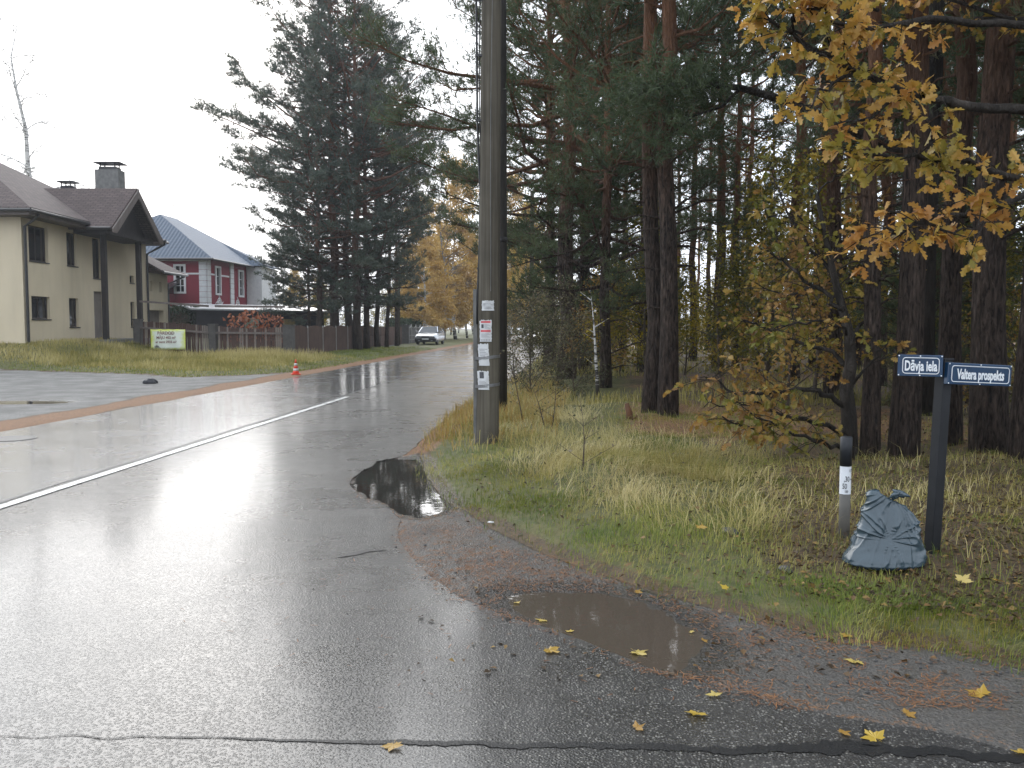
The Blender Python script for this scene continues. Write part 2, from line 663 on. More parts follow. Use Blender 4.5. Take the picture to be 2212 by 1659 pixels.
M['ink'] = plain('ink', (.05, .05, .055), (.1, .1, .11), 30, .6)
M['ink_grey'] = plain('grey_ink', (.25, .25, .26), (.33, .33, .34), 30, .6)
M['red_ink'] = plain('red_ink', (.62, .09, .1), (.5, .12, .13), 30, .55)
M['sign_blue'] = plain('enamel_blue', (.012, .045, .10), (.009, .032, .075), 6, .1, 0, 40, (1, 1, 1), .6)
M['enamel_white'] = plain('enamel_white', (.78, .8, .82), (.7, .72, .75), 10, .25)
M['post_grey'] = plain('grey_plastic', (.13, .12, .105), (.1, .095, .085), 12, .55)
M['post_black'] = plain('black_plastic', (.014, .016, .02), (.02, .022, .026), 12, .45)
M['stucco'] = stucco('cream_stucco', (.6, .515, .375), (.46, .395, .29))
M['stucco_dim'] = stucco('grey_cream_stucco', (.55, .475, .35), (.42, .365, .27))
M['dkwood'] = wood_mat('dark_stained_wood', (.016, .013, .012), (.036, .028, .025), (14, 14, 1.5), .75)
M['board'] = wood_mat('grey_brown_board', (.11, .09, .08), (.17, .14, .125), (10, 10, 2), .65)
M['gutter'] = plain('dark_gutter', (.02, .019, .02), (.035, .033, .033), 6, .35)
M['shingle'] = shingle_mat('brown_shingles', (.07, .05, .047), (.11, .08, .074), .16, .35, .75)
M['metal_tile'] = metal_tile_mat()
M['pane'] = glass_mat('dark_window_glass', (.012, .012, .014))
M['frame_dark'] = plain('dark_window_frame', (.035, .026, .022), (.05, .04, .035), 10, .5)
M['door'] = wood_mat('grey_door_wood', (.13, .11, .095), (.19, .165, .145), (12, 12, .8), .6)
M['red_wall'] = stucco('red_stucco', (.2, .028, .042), (.15, .025, .036))
M['white'] = plain('white_render', (.66, .66, .67), (.56, .56, .58), 5, .6)
M['quoin'] = plain('white_quoin', (.62, .62, .64), (.5, .51, .53), 4, .7)
M['shed_wall'] = plain('dark_shed_wall', (.018, .017, .022), (.03, .028, .034), 4, .7)
M['shed_roof'] = plain('wet_metal_roof', (.4, .41, .43), (.3, .31, .33), 3, .25, 0, 40, (1, 1, 1), .6)
M['green_pane'] = plain('pale_green_panel', (.2, .29, .22), (.15, .22, .17), 5, .5)
M['ochre'] = plain('ochre_board', (.3, .23, .11), (.22, .17, .08), 6, .7)
M['picket'] = wood_mat('brown_picket_wood', (.055, .03, .024), (.11, .065, .052), (16, 16, 1.2), .85)
M['picket_grey'] = wood_mat('pale_worn_picket_wood', (.16, .13, .11), (.24, .2, .17), (16, 16, 1.2), .7)
M['panel'] = wood_mat('brown_fence_panel', (.07, .04, .03), (.11, .066, .05), (7, 7, 1.5), .95)
M['fpost'] = plain('fence_post_concrete', (.085, .078, .072), (.055, .05, .047), 7, .75, .003, 60)
M['fpost_light'] = plain('pale_fence_post', (.3, .29, .27), (.22, .21, .2), 7, .7)
M['banner'] = None
M['cone'] = plain('cone_orange', (.75, .06, .025), (.62, .06, .025), 8, .4)
M['cone_white'] = plain('cone_white', (.6, .6, .58), (.5, .5, .48), 8, .4)
M['carpaint'] = plain('silver_paint', (.5, .51, .53), (.46, .47, .49), 4, .22, 0, 40, (1, 1, 1), .6, .55)
M['carblack'] = plain('black_car_plastic', (.012, .013, .017), (.018, .019, .024), 8, .45)
M['carglass'] = glass_mat('car_glass', (.03, .035, .04))
M['lamp'] = plain('lamp_glass', (.35, .37, .4), (.2, .21, .23), 8, .12, 0, 40, (1, 1, 1), .6)
M['stone'] = plain('grey_stone', (.075, .072, .07), (.045, .043, .042), 8, .6, .01, 30)
M['stump'] = plain('rusty_wood', (.15, .065, .03), (.09, .045, .025), 8, .8, .01, 30)
M['iron'] = plain('cast_iron', (.05, .048, .046), (.09, .085, .08), 20, .5, .006, 60)

# ------------------------------------------------------------------ road outline and terrain
RD = .0655


def rx(y, off=0.0):
    return -4.67 + RD * (y - 8.09) + off


LE = -3.42                                     # left edge of the road, measured from the middle seam
contour_px = [(1030, 860), (990, 888), (945, 922), (900, 962), (868, 986), (815, 996), (772, 1022), (758, 1046), (778, 1072), (830, 1092), (862, 1122),
              (868, 1160), (888, 1200), (935, 1247), (1000, 1290), (1090, 1332), (1190, 1358), (1290, 1402), (1400, 1442), (1480, 1460),
              (1640, 1506), (1800, 1545), (1977, 1574), (2212, 1632), (2500, 1690)]
contour = [on_ground(*p) for p in contour_px]
right_far = [(rx(y, 3.35 if y < 60 else 3.1), y) for y in (330, 200, 140, 100, 70, 50, 38, 30, 25)]
contour_r = rough(right_far[3:] + contour, .12, .05, 3)
side_end = (16.0, contour[-1][1] - .5)
asph_right = right_far[:3] + contour_r + [side_end, (16.0, -9.0), (rx(-9, 3.3), -9.0), (rx(-30, 3.3), -30.0)]
left_edge = rough([(rx(y, LE), y) for y in np.arange(-30, 140, 4)], .5, .06, 9) + [(rx(330, LE), 330.0)]
ASPH = left_edge + asph_right
seam_pts = [(rx(y), y) for y in (330, -30)]
ASPH_L = left_edge + [(rx(330), 330.0), (rx(-30), -30.0)]
ASPH_R = [(rx(-30), -30.0), (rx(330), 330.0)] + asph_right

grass_px = [(1040, 850), (1010, 872), (965, 912), (925, 950), (912, 990), (930, 1035), (962, 1075), (1010, 1112), (1090, 1162), (1290, 1238), (1500, 1306),
            (1800, 1376), (2000, 1402), (2212, 1446), (2500, 1490)]
grass_e = [(rx(y, 3.5), y) for y in (330, 140, 70, 45, 32, 26)] + [on_ground(*p) for p in grass_px] + [(16.0, 5.0)]
GRASS_R = rough(grass_e, .2, .07, 5) + [(400.0, 5.0), (400.0, 330.0)]
left_grass = [(-400, 33.5), (-40, 33.0), (-18.5, 31.8), (-14.5, 30.4), (-11.8, 28.8), (-10.2, 27.6), (-8.9, 28.2), (rx(31, LE - .75), 31), (rx(40, LE - .7), 40),
              (rx(60, LE - .6), 60), (rx(100, LE - .5), 100), (rx(330, LE - .5), 330)]
GRASS_L = rough(left_grass, .3, .16, 6) + [(-400.0, 330.0)]
pud1_px = [(830, 990), (900, 990), (915, 1010), (925, 1045), (950, 1072), (968, 1096), (945, 1108), (905, 1117), (862, 1106), (838, 1088), (795, 1074), (762, 1050), (772, 1022)]
pud2_px = [(1085, 1283), (1180, 1276), (1300, 1280), (1390, 1297), (1455, 1330), (1505, 1368), (1522, 1392), (1500, 1428), (1465, 1452), (1395, 1438), (1285, 1398), (1185, 1352), (1120, 1322)]
PUD1 = [on_ground(*p) for p in pud1_px]
PUD2 = [on_ground(*p) for p in pud2_px]
PUD3 = [(-10.3 + 1.0 * math.cos(a) , 18.6 + .42 * math.sin(a)) for a in np.linspace(0, 2 * math.pi, 14)[:-1]]
WZ = -.012


def H(x, y, full=False):
    x = np.asarray(x, float); y = np.asarray(y, float)
    dA = sdist(x, y, ASPH)
    dR = sdist(x, y, GRASS_R)
    dL = sdist(x, y, GRASS_L)
    n = fbm(x * .9, y * .9, 11) - .5
    n2 = fbm(x * 5, y * 5, 21) - .5
    z = .012 + n * .04 + n2 * .022
    z = z + .10 * sstep(0, 1.6, -dR) * (1 + 2.0 * n) + .05 * sstep(0, .25, -dR)
    far = sstep(6, 20, -dR)
    z = z + far * (fbm(x * .12, y * .12, 31) - .5) * .5
    up = sstep(-15.3, -20.0, x) * sstep(30.5, 38.5, y)
    z = z + .92 * up * (1 - sstep(90, 130, y) * .6) + .12 * sstep(0, 1.2, -dL) * (1 - up) * (1 + n)
    z = np.where(dA < .25, np.minimum(z, -.003 + np.clip(dA, -.02, 1) * .12 + n2 * .008), z)
    for P_, k in ((PUD1, .14), (PUD2, .12), (PUD3, .1)):
        dp = sdist(x, y, P_)
        z = np.where(dp < .5, np.minimum(z, WZ + np.clip(dp * k, -.05, 1) + n2 * .012 + (fbm(x * 14, y * 14, 25) - .5) * .008), z)
    z = np.where(dA < -.015, np.minimum(z, -.022), z)
    z = np.where(dA < -.15, -.075, z)
    if full:
        return z, dA, dR, dL
    return z


def graded(spans):
    out = []
    for a, b, st in spans:
        out += list(np.arange(a, b, st))
    return np.array(out + [spans[-1][1]])


gxs = graded([(-420, -60, 30), (-60, -24, 2.0), (-24, -11, .5), (-11, -3.2, .25), (-3.2, 4.6, .045), (4.6, 8, .2), (8, 30, 1), (30, 90, 5), (90, 420, 30)])
gys = graded([(-60, -4, 8), (-4, 3.0, .5), (3.0, 7.6, .03), (7.6, 12.5, .07), (12.5, 24, .25), (24, 48, .5), (48, 120, 2), (120, 420, 15)])
GX, GY = np.meshgrid(gxs, gys)
gxf, gyf = GX.ravel(), GY.ravel()
gz, dA, dR, dL = H(gxf, gyf, True)
nx, ny = len(gxs), len(gys)
ii = np.arange(nx * ny).reshape(ny, nx)
Q = np.stack([ii[:-1, :-1].ravel(), ii[:-1, 1:].ravel(), ii[1:, 1:].ravel(), ii[1:, :-1].ravel()], 1)
nse = fbm(gxf * .7, gyf * .7, 41)
turf = np.clip(np.maximum(sstep(0, .25, -dR), sstep(0, .4, -dL)), 0, 1)
forest = sstep(2.0, 4.0, -dR)
turf = turf * (1 - .6 * forest) * np.where(gyf > 3, 1 - .85 * sstep(.22, .34, gxf / np.maximum(gyf, 3)) * sstep(.45, .9, -dR), 1)
leftside = gxf < rx(gyf, -1)
gravel = np.where(leftside & (dL > 0), sstep(0.0, .3, dL), 0) * sstep(.9, 1.5, dA + nse * .5)
dirt = np.where(~leftside & (dR > 0), sstep(-.05, .12, dR), 0)
strip = np.where(leftside, sstep(1.55, .75, dA + nse * .5) * (dA > 0), 0) * (1 - .8 * sstep(.15, .5, -dL))
apr = np.where(~leftside, .34 * sstep(0, .5, nse - .12) * sstep(1.3, .35, pdist(gxf, gyf, [on_ground(880, 1150), on_ground(1000, 1225), on_ground(1250, 1262)])), 0)
apr = np.maximum(apr, np.where(~leftside, .8 * sstep(.75, .2, pdist(gxf, gyf, [on_ground(870, 975), on_ground(935, 935), on_ground(990, 888)])), 0))
apr = np.maximum(apr, np.where(~leftside & (dA > 0), .45 * sstep(.16, .02, dA), 0))
apr = np.maximum(apr, forest * .55 * sstep(.36, .6, nse))
apr = np.maximum(apr, np.where(~leftside & (dR > 0), .12 + .3 * (nse - .5), 0))
apr = np.maximum(apr, np.where((gyf > 8), .62 * sstep(10.2, 12.0, gyf + (nse - .5) * 3) * sstep(19, 15, gyf) * sstep(.08, .15, gxf / np.maximum(gyf, 1)) * sstep(.45, .3, gxf / np.maximum(gyf, 1)), 0))
needle = np.clip(np.maximum(strip, apr), 0, 1)
def bil(F_, x, y):
    x = np.clip(np.asarray(x, float), gxs[0], gxs[-1] - 1e-6); y = np.clip(np.asarray(y, float), gys[0], gys[-1] - 1e-6)
    i = np.clip(np.searchsorted(gxs, x, side='right') - 1, 0, nx - 2); j = np.clip(np.searchsorted(gys, y, side='right') - 1, 0, ny - 2)
    u = (x - gxs[i]) / (gxs[i + 1] - gxs[i]); v = (y - gys[j]) / (gys[j + 1] - gys[j])
    return (F_[j, i] * (1 - u) + F_[j, i + 1] * u) * (1 - v) + (F_[j + 1, i] * (1 - u) + F_[j + 1, i + 1] * u) * v


GZ_, GA_, GR_, GL_ = [q.reshape(ny, nx) for q in (gz, dA, dR, dL)]


def H(x, y):
    return bil(GZ_, x, y)


def h1(x, y):
    return float(bil(GZ_, np.array([x]), np.array([y]))[0])


g_me = np_mesh('ground', np.stack([gxf, gyf, gz], 1), Q, M['ground'], None, True,
               {'turf': turf, 'gravel': gravel, 'dirt': dirt, 'needle': needle,
                'wet': sstep(.34, .0, np.minimum(np.minimum(sdist(gxf, gyf, PUD1), sdist(gxf, gyf, PUD2)), sdist(gxf, gyf, PUD3)))})
struct(link('ground', g_me))


def sheet(name, poly, z, mat, skirt=0.0, parent=None):
    bm = bmesh.new()
    vs = [bm.verts.new((p[0], p[1], z)) for p in poly]
    f = bm.faces.new(vs)
    f.normal_update()
    if f.normal.z < 0:
        f.normal_flip()
    if skirt:
        lo = [bm.verts.new((p[0], p[1], z - skirt)) for p in poly]
        n_ = len(poly)
        for i in range(n_):
            j = (i + 1) % n_
            bm.faces.new((vs[i], vs[j], lo[j], lo[i]))
    bmesh.ops.triangulate(bm, faces=[f])
    me = bpy.data.meshes.new(name)
    bm.to_mesh(me); bm.free()
    me.materials.append(mat)
    return link(name, me, parent)


road = struct(sheet('road', ASPH_R, 0.0, M['asph_old'], .07))
sheet('lane', ASPH_L, 0.0, M['asph_new'], .07, road)


def strip_mesh(name, mat, pts, widths, z, parent):
    v = []; f = []
    for i, p in enumerate(pts):
        a = Vector(pts[max(i - 1, 0)]); b = Vector(pts[min(i + 1, len(pts) - 1)])
        t = (b - a).normalized(); nn = Vector((-t.y, t.x))
        w = widths[i]
        v += [(p[0] + nn.x * w[0], p[1] + nn.y * w[0], z), (p[0] - nn.x * w[1], p[1] - nn.y * w[1], z)]
    for i in range(len(pts) - 1):
        f.append((2 * i, 2 * i + 1, 2 * i + 3, 2 * i + 2))
    mb = MB().add(v, f)
    return mb.build(name, mat, parent)


ys = np.arange(-2, 120, .25)
strip_mesh('seam', M['seam'], [(rx(y, .02 * (float(vnoise(y * .8, 3)) - .5)), y) for y in ys],
           [(.012 + .035 * float(vnoise(y * 1.7, 0, 1)), .012 + .04 * float(vnoise(y * 1.9, 5, 2))) for y in ys], .004, road)
ys = np.arange(-2, 20.05, .2)
strip_mesh('lane_marking', M['paint'], [(rx(y, .17), y) for y in ys], [(.055 + .006 * float(vnoise(y * 6, 1, 3)),) * 2 for y in ys], .008, road)
tp = [(-60, 1585), (0, 1589), (250, 1594), (560, 1597), (700, 1600), (900, 1607), (1100, 1611), (1300, 1615), (1500, 1618), (1640, 1620), (1790, 1618), (1860, 1616), (1950, 1622), (2100, 1632), (2260, 1640), (2420, 1650)]
tpw = [.003, .003, .004, .008, .011, .017, .02, .022, .025, .03, .042, .05, .042, .036, .036, .036]
tpts = []; tw = []
for i in range(len(tp) - 1):
    for k in range(30):
        t = k / 30
        q = on_ground(tp[i][0] * (1 - t) + tp[i + 1][0] * t, tp[i][1] * (1 - t) + tp[i + 1][1] * t)
        tpts.append((q[0], q[1] + .03 * (float(vnoise(q[0] * 7, 2, 5)) - .5)))
        w = tpw[i] * (1 - t) + tpw[i + 1] * t
        tw.append((w * (.15 + 1.5 * float(fbm(q[0] * 31, 2, 6))), w * (.15 + 1.5 * float(fbm(q[0] * 27, 7, 7)))))
strip_mesh('tar_crack_seal', M['tar'], tpts, tw, .003, road)
a, b, c = on_ground(1880, 1612), on_ground(1872, 1590), on_ground(1866, 1566)
strip_mesh('tar_crack_seal', M['tar'], [a, b, c], [(.03, .03), (.014, .014), (.006, .006)], .006, road)
# a worn dark patch in the old surface
cr = [on_ground(x_, y_) for x_, y_ in ((728, 1205), (760, 1197), (795, 1190), (835, 1189))]
strip_mesh('pothole_crack', M['tar'], cr, [(.004, .01), (.03, .05), (.04, .035), (.004, .006)], .004, road)

for nm_, P_, m_, gr in (('puddle', PUD1, 'puddle_dark', .25), ('puddle', PUD2, 'puddle_mud', .12), ('puddle', PUD3, 'puddle_dark', .3)):
    cxp = sum(p[0] for p in P_) / len(P_); cyp = sum(p[1] for p in P_) / len(P_)
    big = []
    for p in P_:
        d_ = Vector((p[0] - cxp, p[1] - cyp)); l_ = d_.length
        d_ = d_ * ((l_ + gr) / l_)
        big.append((cxp + d_.x, cyp + d_.y))
    struct(sheet(nm_, big, WZ, M[m_]))

mh = MB()
mc = on_ground(22, 948)
mh.lathe([(.0, -.05), (.34, -.05), (.34, .006), (.31, .006), (.31, .002), (.3, .002), (.3, .007), (.0, .007)], 32, (mc[0], mc[1], 0))
tag(mh.build('manhole_cover', M['iron']), 'round cast iron manhole cover in the road at the left picture edge', 'manhole cover')

# ------------------------------------------------------------------ houses
def uvplane(o, along, down):
    """roof plates: u along the eave, v up the slope, in metres"""
    me = o.data
    uv = me.uv_layers.new(name='UVMap')
    a = Vector(along).normalized(); d = Vector(down).normalized()
    for lp in me.loops:
        p = me.vertices[lp.vertex_index].co
        uv.data[lp.index].uv = (p.dot(a), p.dot(d))
    return o


def roof_plate(parent, name, quad, mat, t=.12):
    q = [Vector(p) for p in quad]
    nrm = (q[1] - q[0]).cross(q[-1] - q[0]).normalized()
    if nrm.z < 0:
        q = q[::-1]; nrm = -nrm
    o = MB().slab(q, t).build(name, mat, parent)
    hz = Vector((0, 0, 1)).cross(nrm).normalized()
    return uvplane(o, hz, nrm.cross(hz))


def wall_holes(mb, fixed, a0, a1, z0, z1, holes, axis, depth):
    """a wall sheet at axis=fixed with rectangular openings and their reveals"""
    us = sorted({a0, a1, *[h[0] for h in holes], *[h[1] for h in holes]})
    zs = sorted({z0, z1, *[h[2] for h in holes], *[h[3] for h in holes]})

    def p(u, z, d=0):
        return (fixed + d, u, z) if axis == 'x' else (u, fixed + d, z)
    for i in range(len(us) - 1):
        for j in range(len(zs) - 1):
            um, zm = (us[i] + us[i + 1]) / 2, (zs[j] + zs[j + 1]) / 2
            if any(h[0] < um < h[1] and h[2] < zm < h[3] for h in holes):
                continue
            mb.add([p(us[i], zs[j]), p(us[i + 1], zs[j]), p(us[i + 1], zs[j + 1]), p(us[i], zs[j + 1])], [(0, 1, 2, 3)])
    for h in holes:
        c = [(h[0], h[2]), (h[1], h[2]), (h[1], h[3]), (h[0], h[3])]
        for k in range(4):
            a, b = c[k], c[(k + 1) % 4]
            mb.add([p(*a), p(*b), p(*b, depth), p(*a, depth)], [(0, 1, 2, 3)])


HX = -20.4
house = thing('house', 'two storey cream stucco house with brown shingle roof and timber porch gable', 'house', (HX, 43.5, .95))
wins = [(37.74, 39.3, 4.37, 5.88), (40.95, 41.9, 4.38, 5.9), (43.45, 44.35, 3.93, 5.88), (37.8, 39.3, 1.9, 2.88), (41.0, 41.9, 1.56, 2.89), (47.6, 48.1, 1.55, 2.9), (47.6, 48.1, 3.9, 4.3)]
door = (43.45, 44.45, .98, 3.3)
w = MB()
wall_holes(w, HX, 37.2, 49.8, .2, 6.25, wins + [door], 'x', -.16)
w.add([(HX, 37.2, .2), (HX - 13, 37.2, .2), (HX - 13, 37.2, 6.25), (HX, 37.2, 6.25)], [(0, 1, 2, 3)])
w.add([(HX, 49.8, .2), (HX - 13, 49.8, .2), (HX - 13, 49.8, 6.25), (HX, 49.8, 6.25)], [(0, 1, 2, 3)])
w.add([(HX - 13, 37.2, .2), (HX - 13, 49.8, .2), (HX - 13, 49.8, 6.25), (HX - 13, 37.2, 6.25)], [(0, 1, 2, 3)])
w.build('wall', M['stucco'], house)
for h in wins:
    x0 = HX - .16
    pn = MB().box(x0 - .03, x0 - .01, h[0], h[1], h[2], h[3]).build('window', M['pane'], house)
    fr = MB()
    t = .06
    for (a, b, c, d) in ((h[0], h[0] + t, h[2], h[3]), (h[1] - t, h[1], h[2], h[3]), (h[0] + t, h[1] - t, h[2], h[2] + t), (h[0] + t, h[1] - t, h[3] - t, h[3])):
        fr.box(x0 - .008, x0 + .03, a, b, c, d)
    if h[1] - h[0] > 1.2:
        mm = (h[0] + h[1]) / 2
        fr.box(x0 - .008, x0 + .025, mm - .03, mm + .03, h[2] + t, h[3] - t)
    fr.build('frame', M['frame_dark'], pn)
    MB().box(HX - .15, HX + .04, h[0] - .03, h[1] + .05, h[2] - .05, h[2] - .002).build('sill', M['gutter'], pn)
dr = MB().box(HX - .14, HX - .1, door[0], door[1], door[2], door[3]).build('door', M['door'], house)
MB().box(HX - .098, HX - .05, door[0] + .1, door[0] + .14, 1.95, 2.1).build('handle', M['grey_metal'], dr)
# roofs
EZ = 6.42
ec = [(HX + .85, 36.35), (HX + .85, 50.65), (HX - 13.85, 50.65), (HX - 13.85, 36.35)]
ap1 = (HX - 6.3, 43.5, 10.4); ap2 = (HX - 7.0, 43.5, 10.4)
c4 = [(p[0], p[1], EZ) for p in ec]
roof = roof_plate(house, 'roof', [c4[0], c4[1], ap1], M['shingle'])
roof_plate(house, 'roof', [c4[3], c4[0], ap1, ap2], M['shingle'])
roof_plate(house, 'roof', [c4[1], c4[2], ap2, ap1], M['shingle'])
roof_plate(house, 'roof', [c4[2], c4[3], ap2], M['shingle'])
MB().box(HX - 13.8, HX + .78, 36.42, 50.58, 6.12, 6.26).build('soffit', M['board'], house)
g = MB()
for gp, gq in (((HX + .9, 36.3, 6.3), (HX + .9, 41.3, 6.3)), ((HX - 8, 36.3, 6.3), (HX + .9, 36.3, 6.3)), ((HX + .9, 47.1, 6.3), (HX + .9, 50.7, 6.3))):
    MB().tube([gp, gq], .075, 8).build('gutter', M['gutter'], house)
MB().tube([(HX + .85, 37.0, 6.2), (HX + .5, 37.25, 6.0), (HX + .09, 37.32, 5.75), (HX + .09, 37.32, .7)], .06, 8).build('downpipe', M['gutter'], house)
MB().tube([(HX + .85, 50.4, 6.2), (HX + .5, 50.0, 5.9), (HX + .09, 49.72, 5.6), (HX + .09, 49.72, .7)], .06, 8).build('downpipe', M['gutter'], house)
# porch gable towards the road
gx0, gxb = HX + 2.0, HX - 3.6
ya, yb, yc = 41.3, 46.9, 44.1
za, zb = 6.2, 8.35
roof_plate(house, 'porch_roof', [(gx0, ya - .2, za - .08), (gx0, yc, zb), (gxb, yc, zb), (gxb, ya - .2, za - .08)], M['shingle'])
roof_plate(house, 'porch_roof', [(gx0, yc, zb), (gx0, yb + .2, za - .08), (gxb, yb + .2, za - .08), (gxb, yc, zb)], M['shingle'])
for y0, sg in ((ya, 1), (yb, -1)):
    e = y0 - sg * .22
    MB().slab([(gx0 + .04, e, za - .13), (gx0 + .04, yc, zb - .04), (gx0 + .04, yc, zb - .42), (gx0 + .04, e + sg * .42, za - .3), (gx0 + .04, e, za - .3)], .06).build('bargeboard', M['board'], house)
MB().slab([(gx0 - .75, ya + .3, za - .1), (gx0 - .75, yc, zb - .15), (gx0 - .75, yb - .3, za - .1)], .08).build('gable_dark_infill', M['dkwood'], house)  # dark sheet standing in for the shade inside the gable opening
MB().box(gx0 - 1.9, gx0 - .36, ya + .12, yb - .12, za - .32, za - .12).build('porch_ceiling', M['dkwood'], house)
MB().tube([(HX + .9, ya - .28, za - .12), (gx0, ya - .28, za - .12)], .07, 8).build('gutter', M['gutter'], house)
MB().tube([(HX + .9, yb + .28, za - .12), (gx0 + .15, yb + .28, za - .12)], .07, 8).build('gutter', M['gutter'], house)
for yy in (42.0, 45.9):
    MB().box(HX + 1.1, HX + 1.32, yy - .12, yy + .12, .6, za - .32).build('porch_post', M['dkwood'], house)
MB().box(HX + .02, HX + 1.6, 41.2, 46.8, .5, .96).build('porch_step', M['conc'], house)
ch = MB().box(-21.4, -20.2, 46.1, 46.9, 6.6, 9.62).build('chimney', M['conc'], house)
cp = MB().box(-21.25, -20.35, 46.2, 46.8, 9.62, 9.78)
for xx in (-21.2, -20.45):
    for yy in (46.22, 46.74):
        cp.box(xx, xx + .05, yy, yy + .05, 9.78, 9.95)
cp.box(-21.45, -20.1, 46.0, 47.0, 9.95, 10.0)
cp.build('chimney_cap', M['gutter'], ch)
vt = MB().box(-25.0, -24.4, 49.7, 50.3, 7.2, 9.35).build('chimney', M['shed_wall'], house)
v2 = MB()
for xx in (-24.98, -24.47):
    for yy in (49.72, 50.22):
        v2.box(xx, xx + .05, yy, yy + .05, 9.35, 9.55)
v2.box(-25.15, -24.25, 49.6, 50.4, 9.55, 9.62)
v2.build('chimney_cap', M['gutter'], vt)
# low rear wing
w = MB()
rw = [(50.25, 50.6, 3.55, 4.15), (51.6, 51.95, 3.55, 4.15)]
gar = (50.1, 52.2, .5, 2.5)
wall_holes(w, HX - .02, 49.82, 52.85, .2, 4.6, rw + [gar], 'x', -.3)
w.add([(HX - .02, 52.85, .2), (HX - 8, 52.85, .2), (HX - 8, 52.85, 4.6), (HX - .02, 52.85, 4.6)], [(0, 1, 2, 3)])
w.build('rear_wing_wall', M['stucco_dim'], house)
for h in rw:
    MB().box(HX - .36, HX - .3, h[0], h[1], h[2], h[3]).build('window', M['pane'], house)
MB().box(HX - .4, HX - .32, gar[0], gar[1], gar[2], gar[3]).build('garage_door', M['door'], house)
roof_plate(house, 'rear_wing_roof', [(HX + .8, 49.9, 4.72), (HX + .8, 53.6, 4.72), (HX - 3.0, 51.0, 6.9), (HX - 3.0, 49.9, 6.9)], M['shingle'])
roof_plate(house, 'rear_wing_roof', [(HX + .8, 53.6, 4.72), (HX - 8, 53.6, 4.72), (HX - 8, 51.0, 6.9), (HX - 3.0, 51.0, 6.9)], M['shingle'])
g = MB(); g.tube([(HX + .86, 50.0, 4.62), (HX + .86, 53.7, 4.62)], .07, 8); g.build('gutter', M['gutter'], house)
MB().tube([(HX + .8, 53.4, 4.55), (HX + .4, 53.1, 4.3), (HX + .07, 52.75, 4.1), (HX + .07, 52.75, .7)], .055, 8).build('downpipe', M['gutter'], house)

# red house with metal tile roof
rh = thing('house', 'red house with white quoin pillars and blue grey metal tile roof', 'house', (-24.0, 70.0, .5))
RX, RY = -22.25, 65.0


def rxx(y):
    return RX + RD * (y - RY)


w = MB()
fw = [(-24.55, -23.85, 4.05, 6.0)]
wall_holes(w, RY, -33.5, RX, 0.0, 6.5, fw, 'y', .2)
q0, q1 = (rxx(65), 65.0), (rxx(78), 78.0)
w.build('wall', M['red_wall'], rh)
w = MB()
holes_s = [(66.6, 67.5, 4.0, 6.0), (66.6, 67.9, 1.4, 2.55), (71.2, 72.2, 4.0, 6.0)]
us = sorted({65.0, 78.0, *[h[0] for h in holes_s], *[h[1] for h in holes_s]})
zs = sorted({0.0, 6.5, *[h[2] for h in holes_s], *[h[3] for h in holes_s]})
for i in range(len(us) - 1):
    for j in range(len(zs) - 1):
        um, zm = (us[i] + us[i + 1]) / 2, (zs[j] + zs[j + 1]) / 2
        if any(h[0] < um < h[1] and h[2] < zm < h[3] for h in holes_s):
            continue
        w.add([(rxx(us[i]), us[i], zs[j]), (rxx(us[i + 1]), us[i + 1], zs[j]), (rxx(us[i + 1]), us[i + 1], zs[j + 1]), (rxx(us[i]), us[i], zs[j + 1])], [(0, 1, 2, 3)])
w.build('wall', M['red_wall'], rh)


def red_window(c, along, outn, wd, z0, z1, bars):
    """white window with muntins: c = middle of the wall opening at z0"""
    a = Vector(along).normalized(); n_ = Vector(outn).normalized()
    mtx = Matrix((( a.x, n_.x, 0, c[0]), (a.y, n_.y, 0, c[1]), (0, 0, 1, 0), (0, 0, 0, 1)))
    p = MB().box(-wd / 2, wd / 2, -.16, -.12, z0, z1, mtx).build('window', M['pane'], rh)
    f = MB(); t = .09
    f.box(-wd / 2 - t, -wd / 2 + .05, -.1, .07, z0 - t, z1 + t, mtx); f.box(wd / 2 - .05, wd / 2 + t, -.1, .07, z0 - t, z1 + t, mtx)
    f.box(-wd / 2 + .05, wd / 2 - .05, -.1, .07, z1 - .05, z1 + t, mtx); f.box(-wd / 2 + .05, wd / 2 - .05, -.1, .09, z0 - t, z0 + .05, mtx)
    f.build('frame', M['white'], p)
    b = MB()
    b.box(-.03, .03, -.118, -.08, z0 + .05, z1 - .05, mtx)
    for k in range(1, bars):
        zz = z0 + (z1 - z0) * k / bars
        b.box(-wd / 2 + .05, -.03, -.118, -.085, zz - .022, zz + .022, mtx)
        b.box(.03, wd / 2 - .05, -.118, -.085, zz - .022, zz + .022, mtx)
    b.build('muntin', M['white'], p)


red_window((-24.2, RY), (1, 0, 0), (0, -1, 0), .7, 4.05, 6.0, 4)
sd = Vector((RD, 1, 0)).normalized(); sn = Vector((1, -RD, 0)).normalized()
for h in holes_s:
    m_ = (h[0] + h[1]) / 2
    red_window((rxx(m_), m_), sd, sn, h[1] - h[0], h[2], h[3], 3)
# white bands and quoin pillars built of blocks
bd = MB()
bd.box(-33.4, -24.65, RY - .05, RY - .002, 5.35, 5.47); bd.box(-23.75, -22.7, RY - .05, RY - .002, 5.35, 5.47)
bd.box(-33.4, -22.2, RY - .07, RY - .002, 6.32, 6.5)
bd.build('band', M['white'], rh)


def side_m(y):
    return Matrix(((sd.x, sn.x, 0, rxx(y)), (sd.y, sn.y, 0, y), (0, 0, 1, 0), (0, 0, 0, 1)))


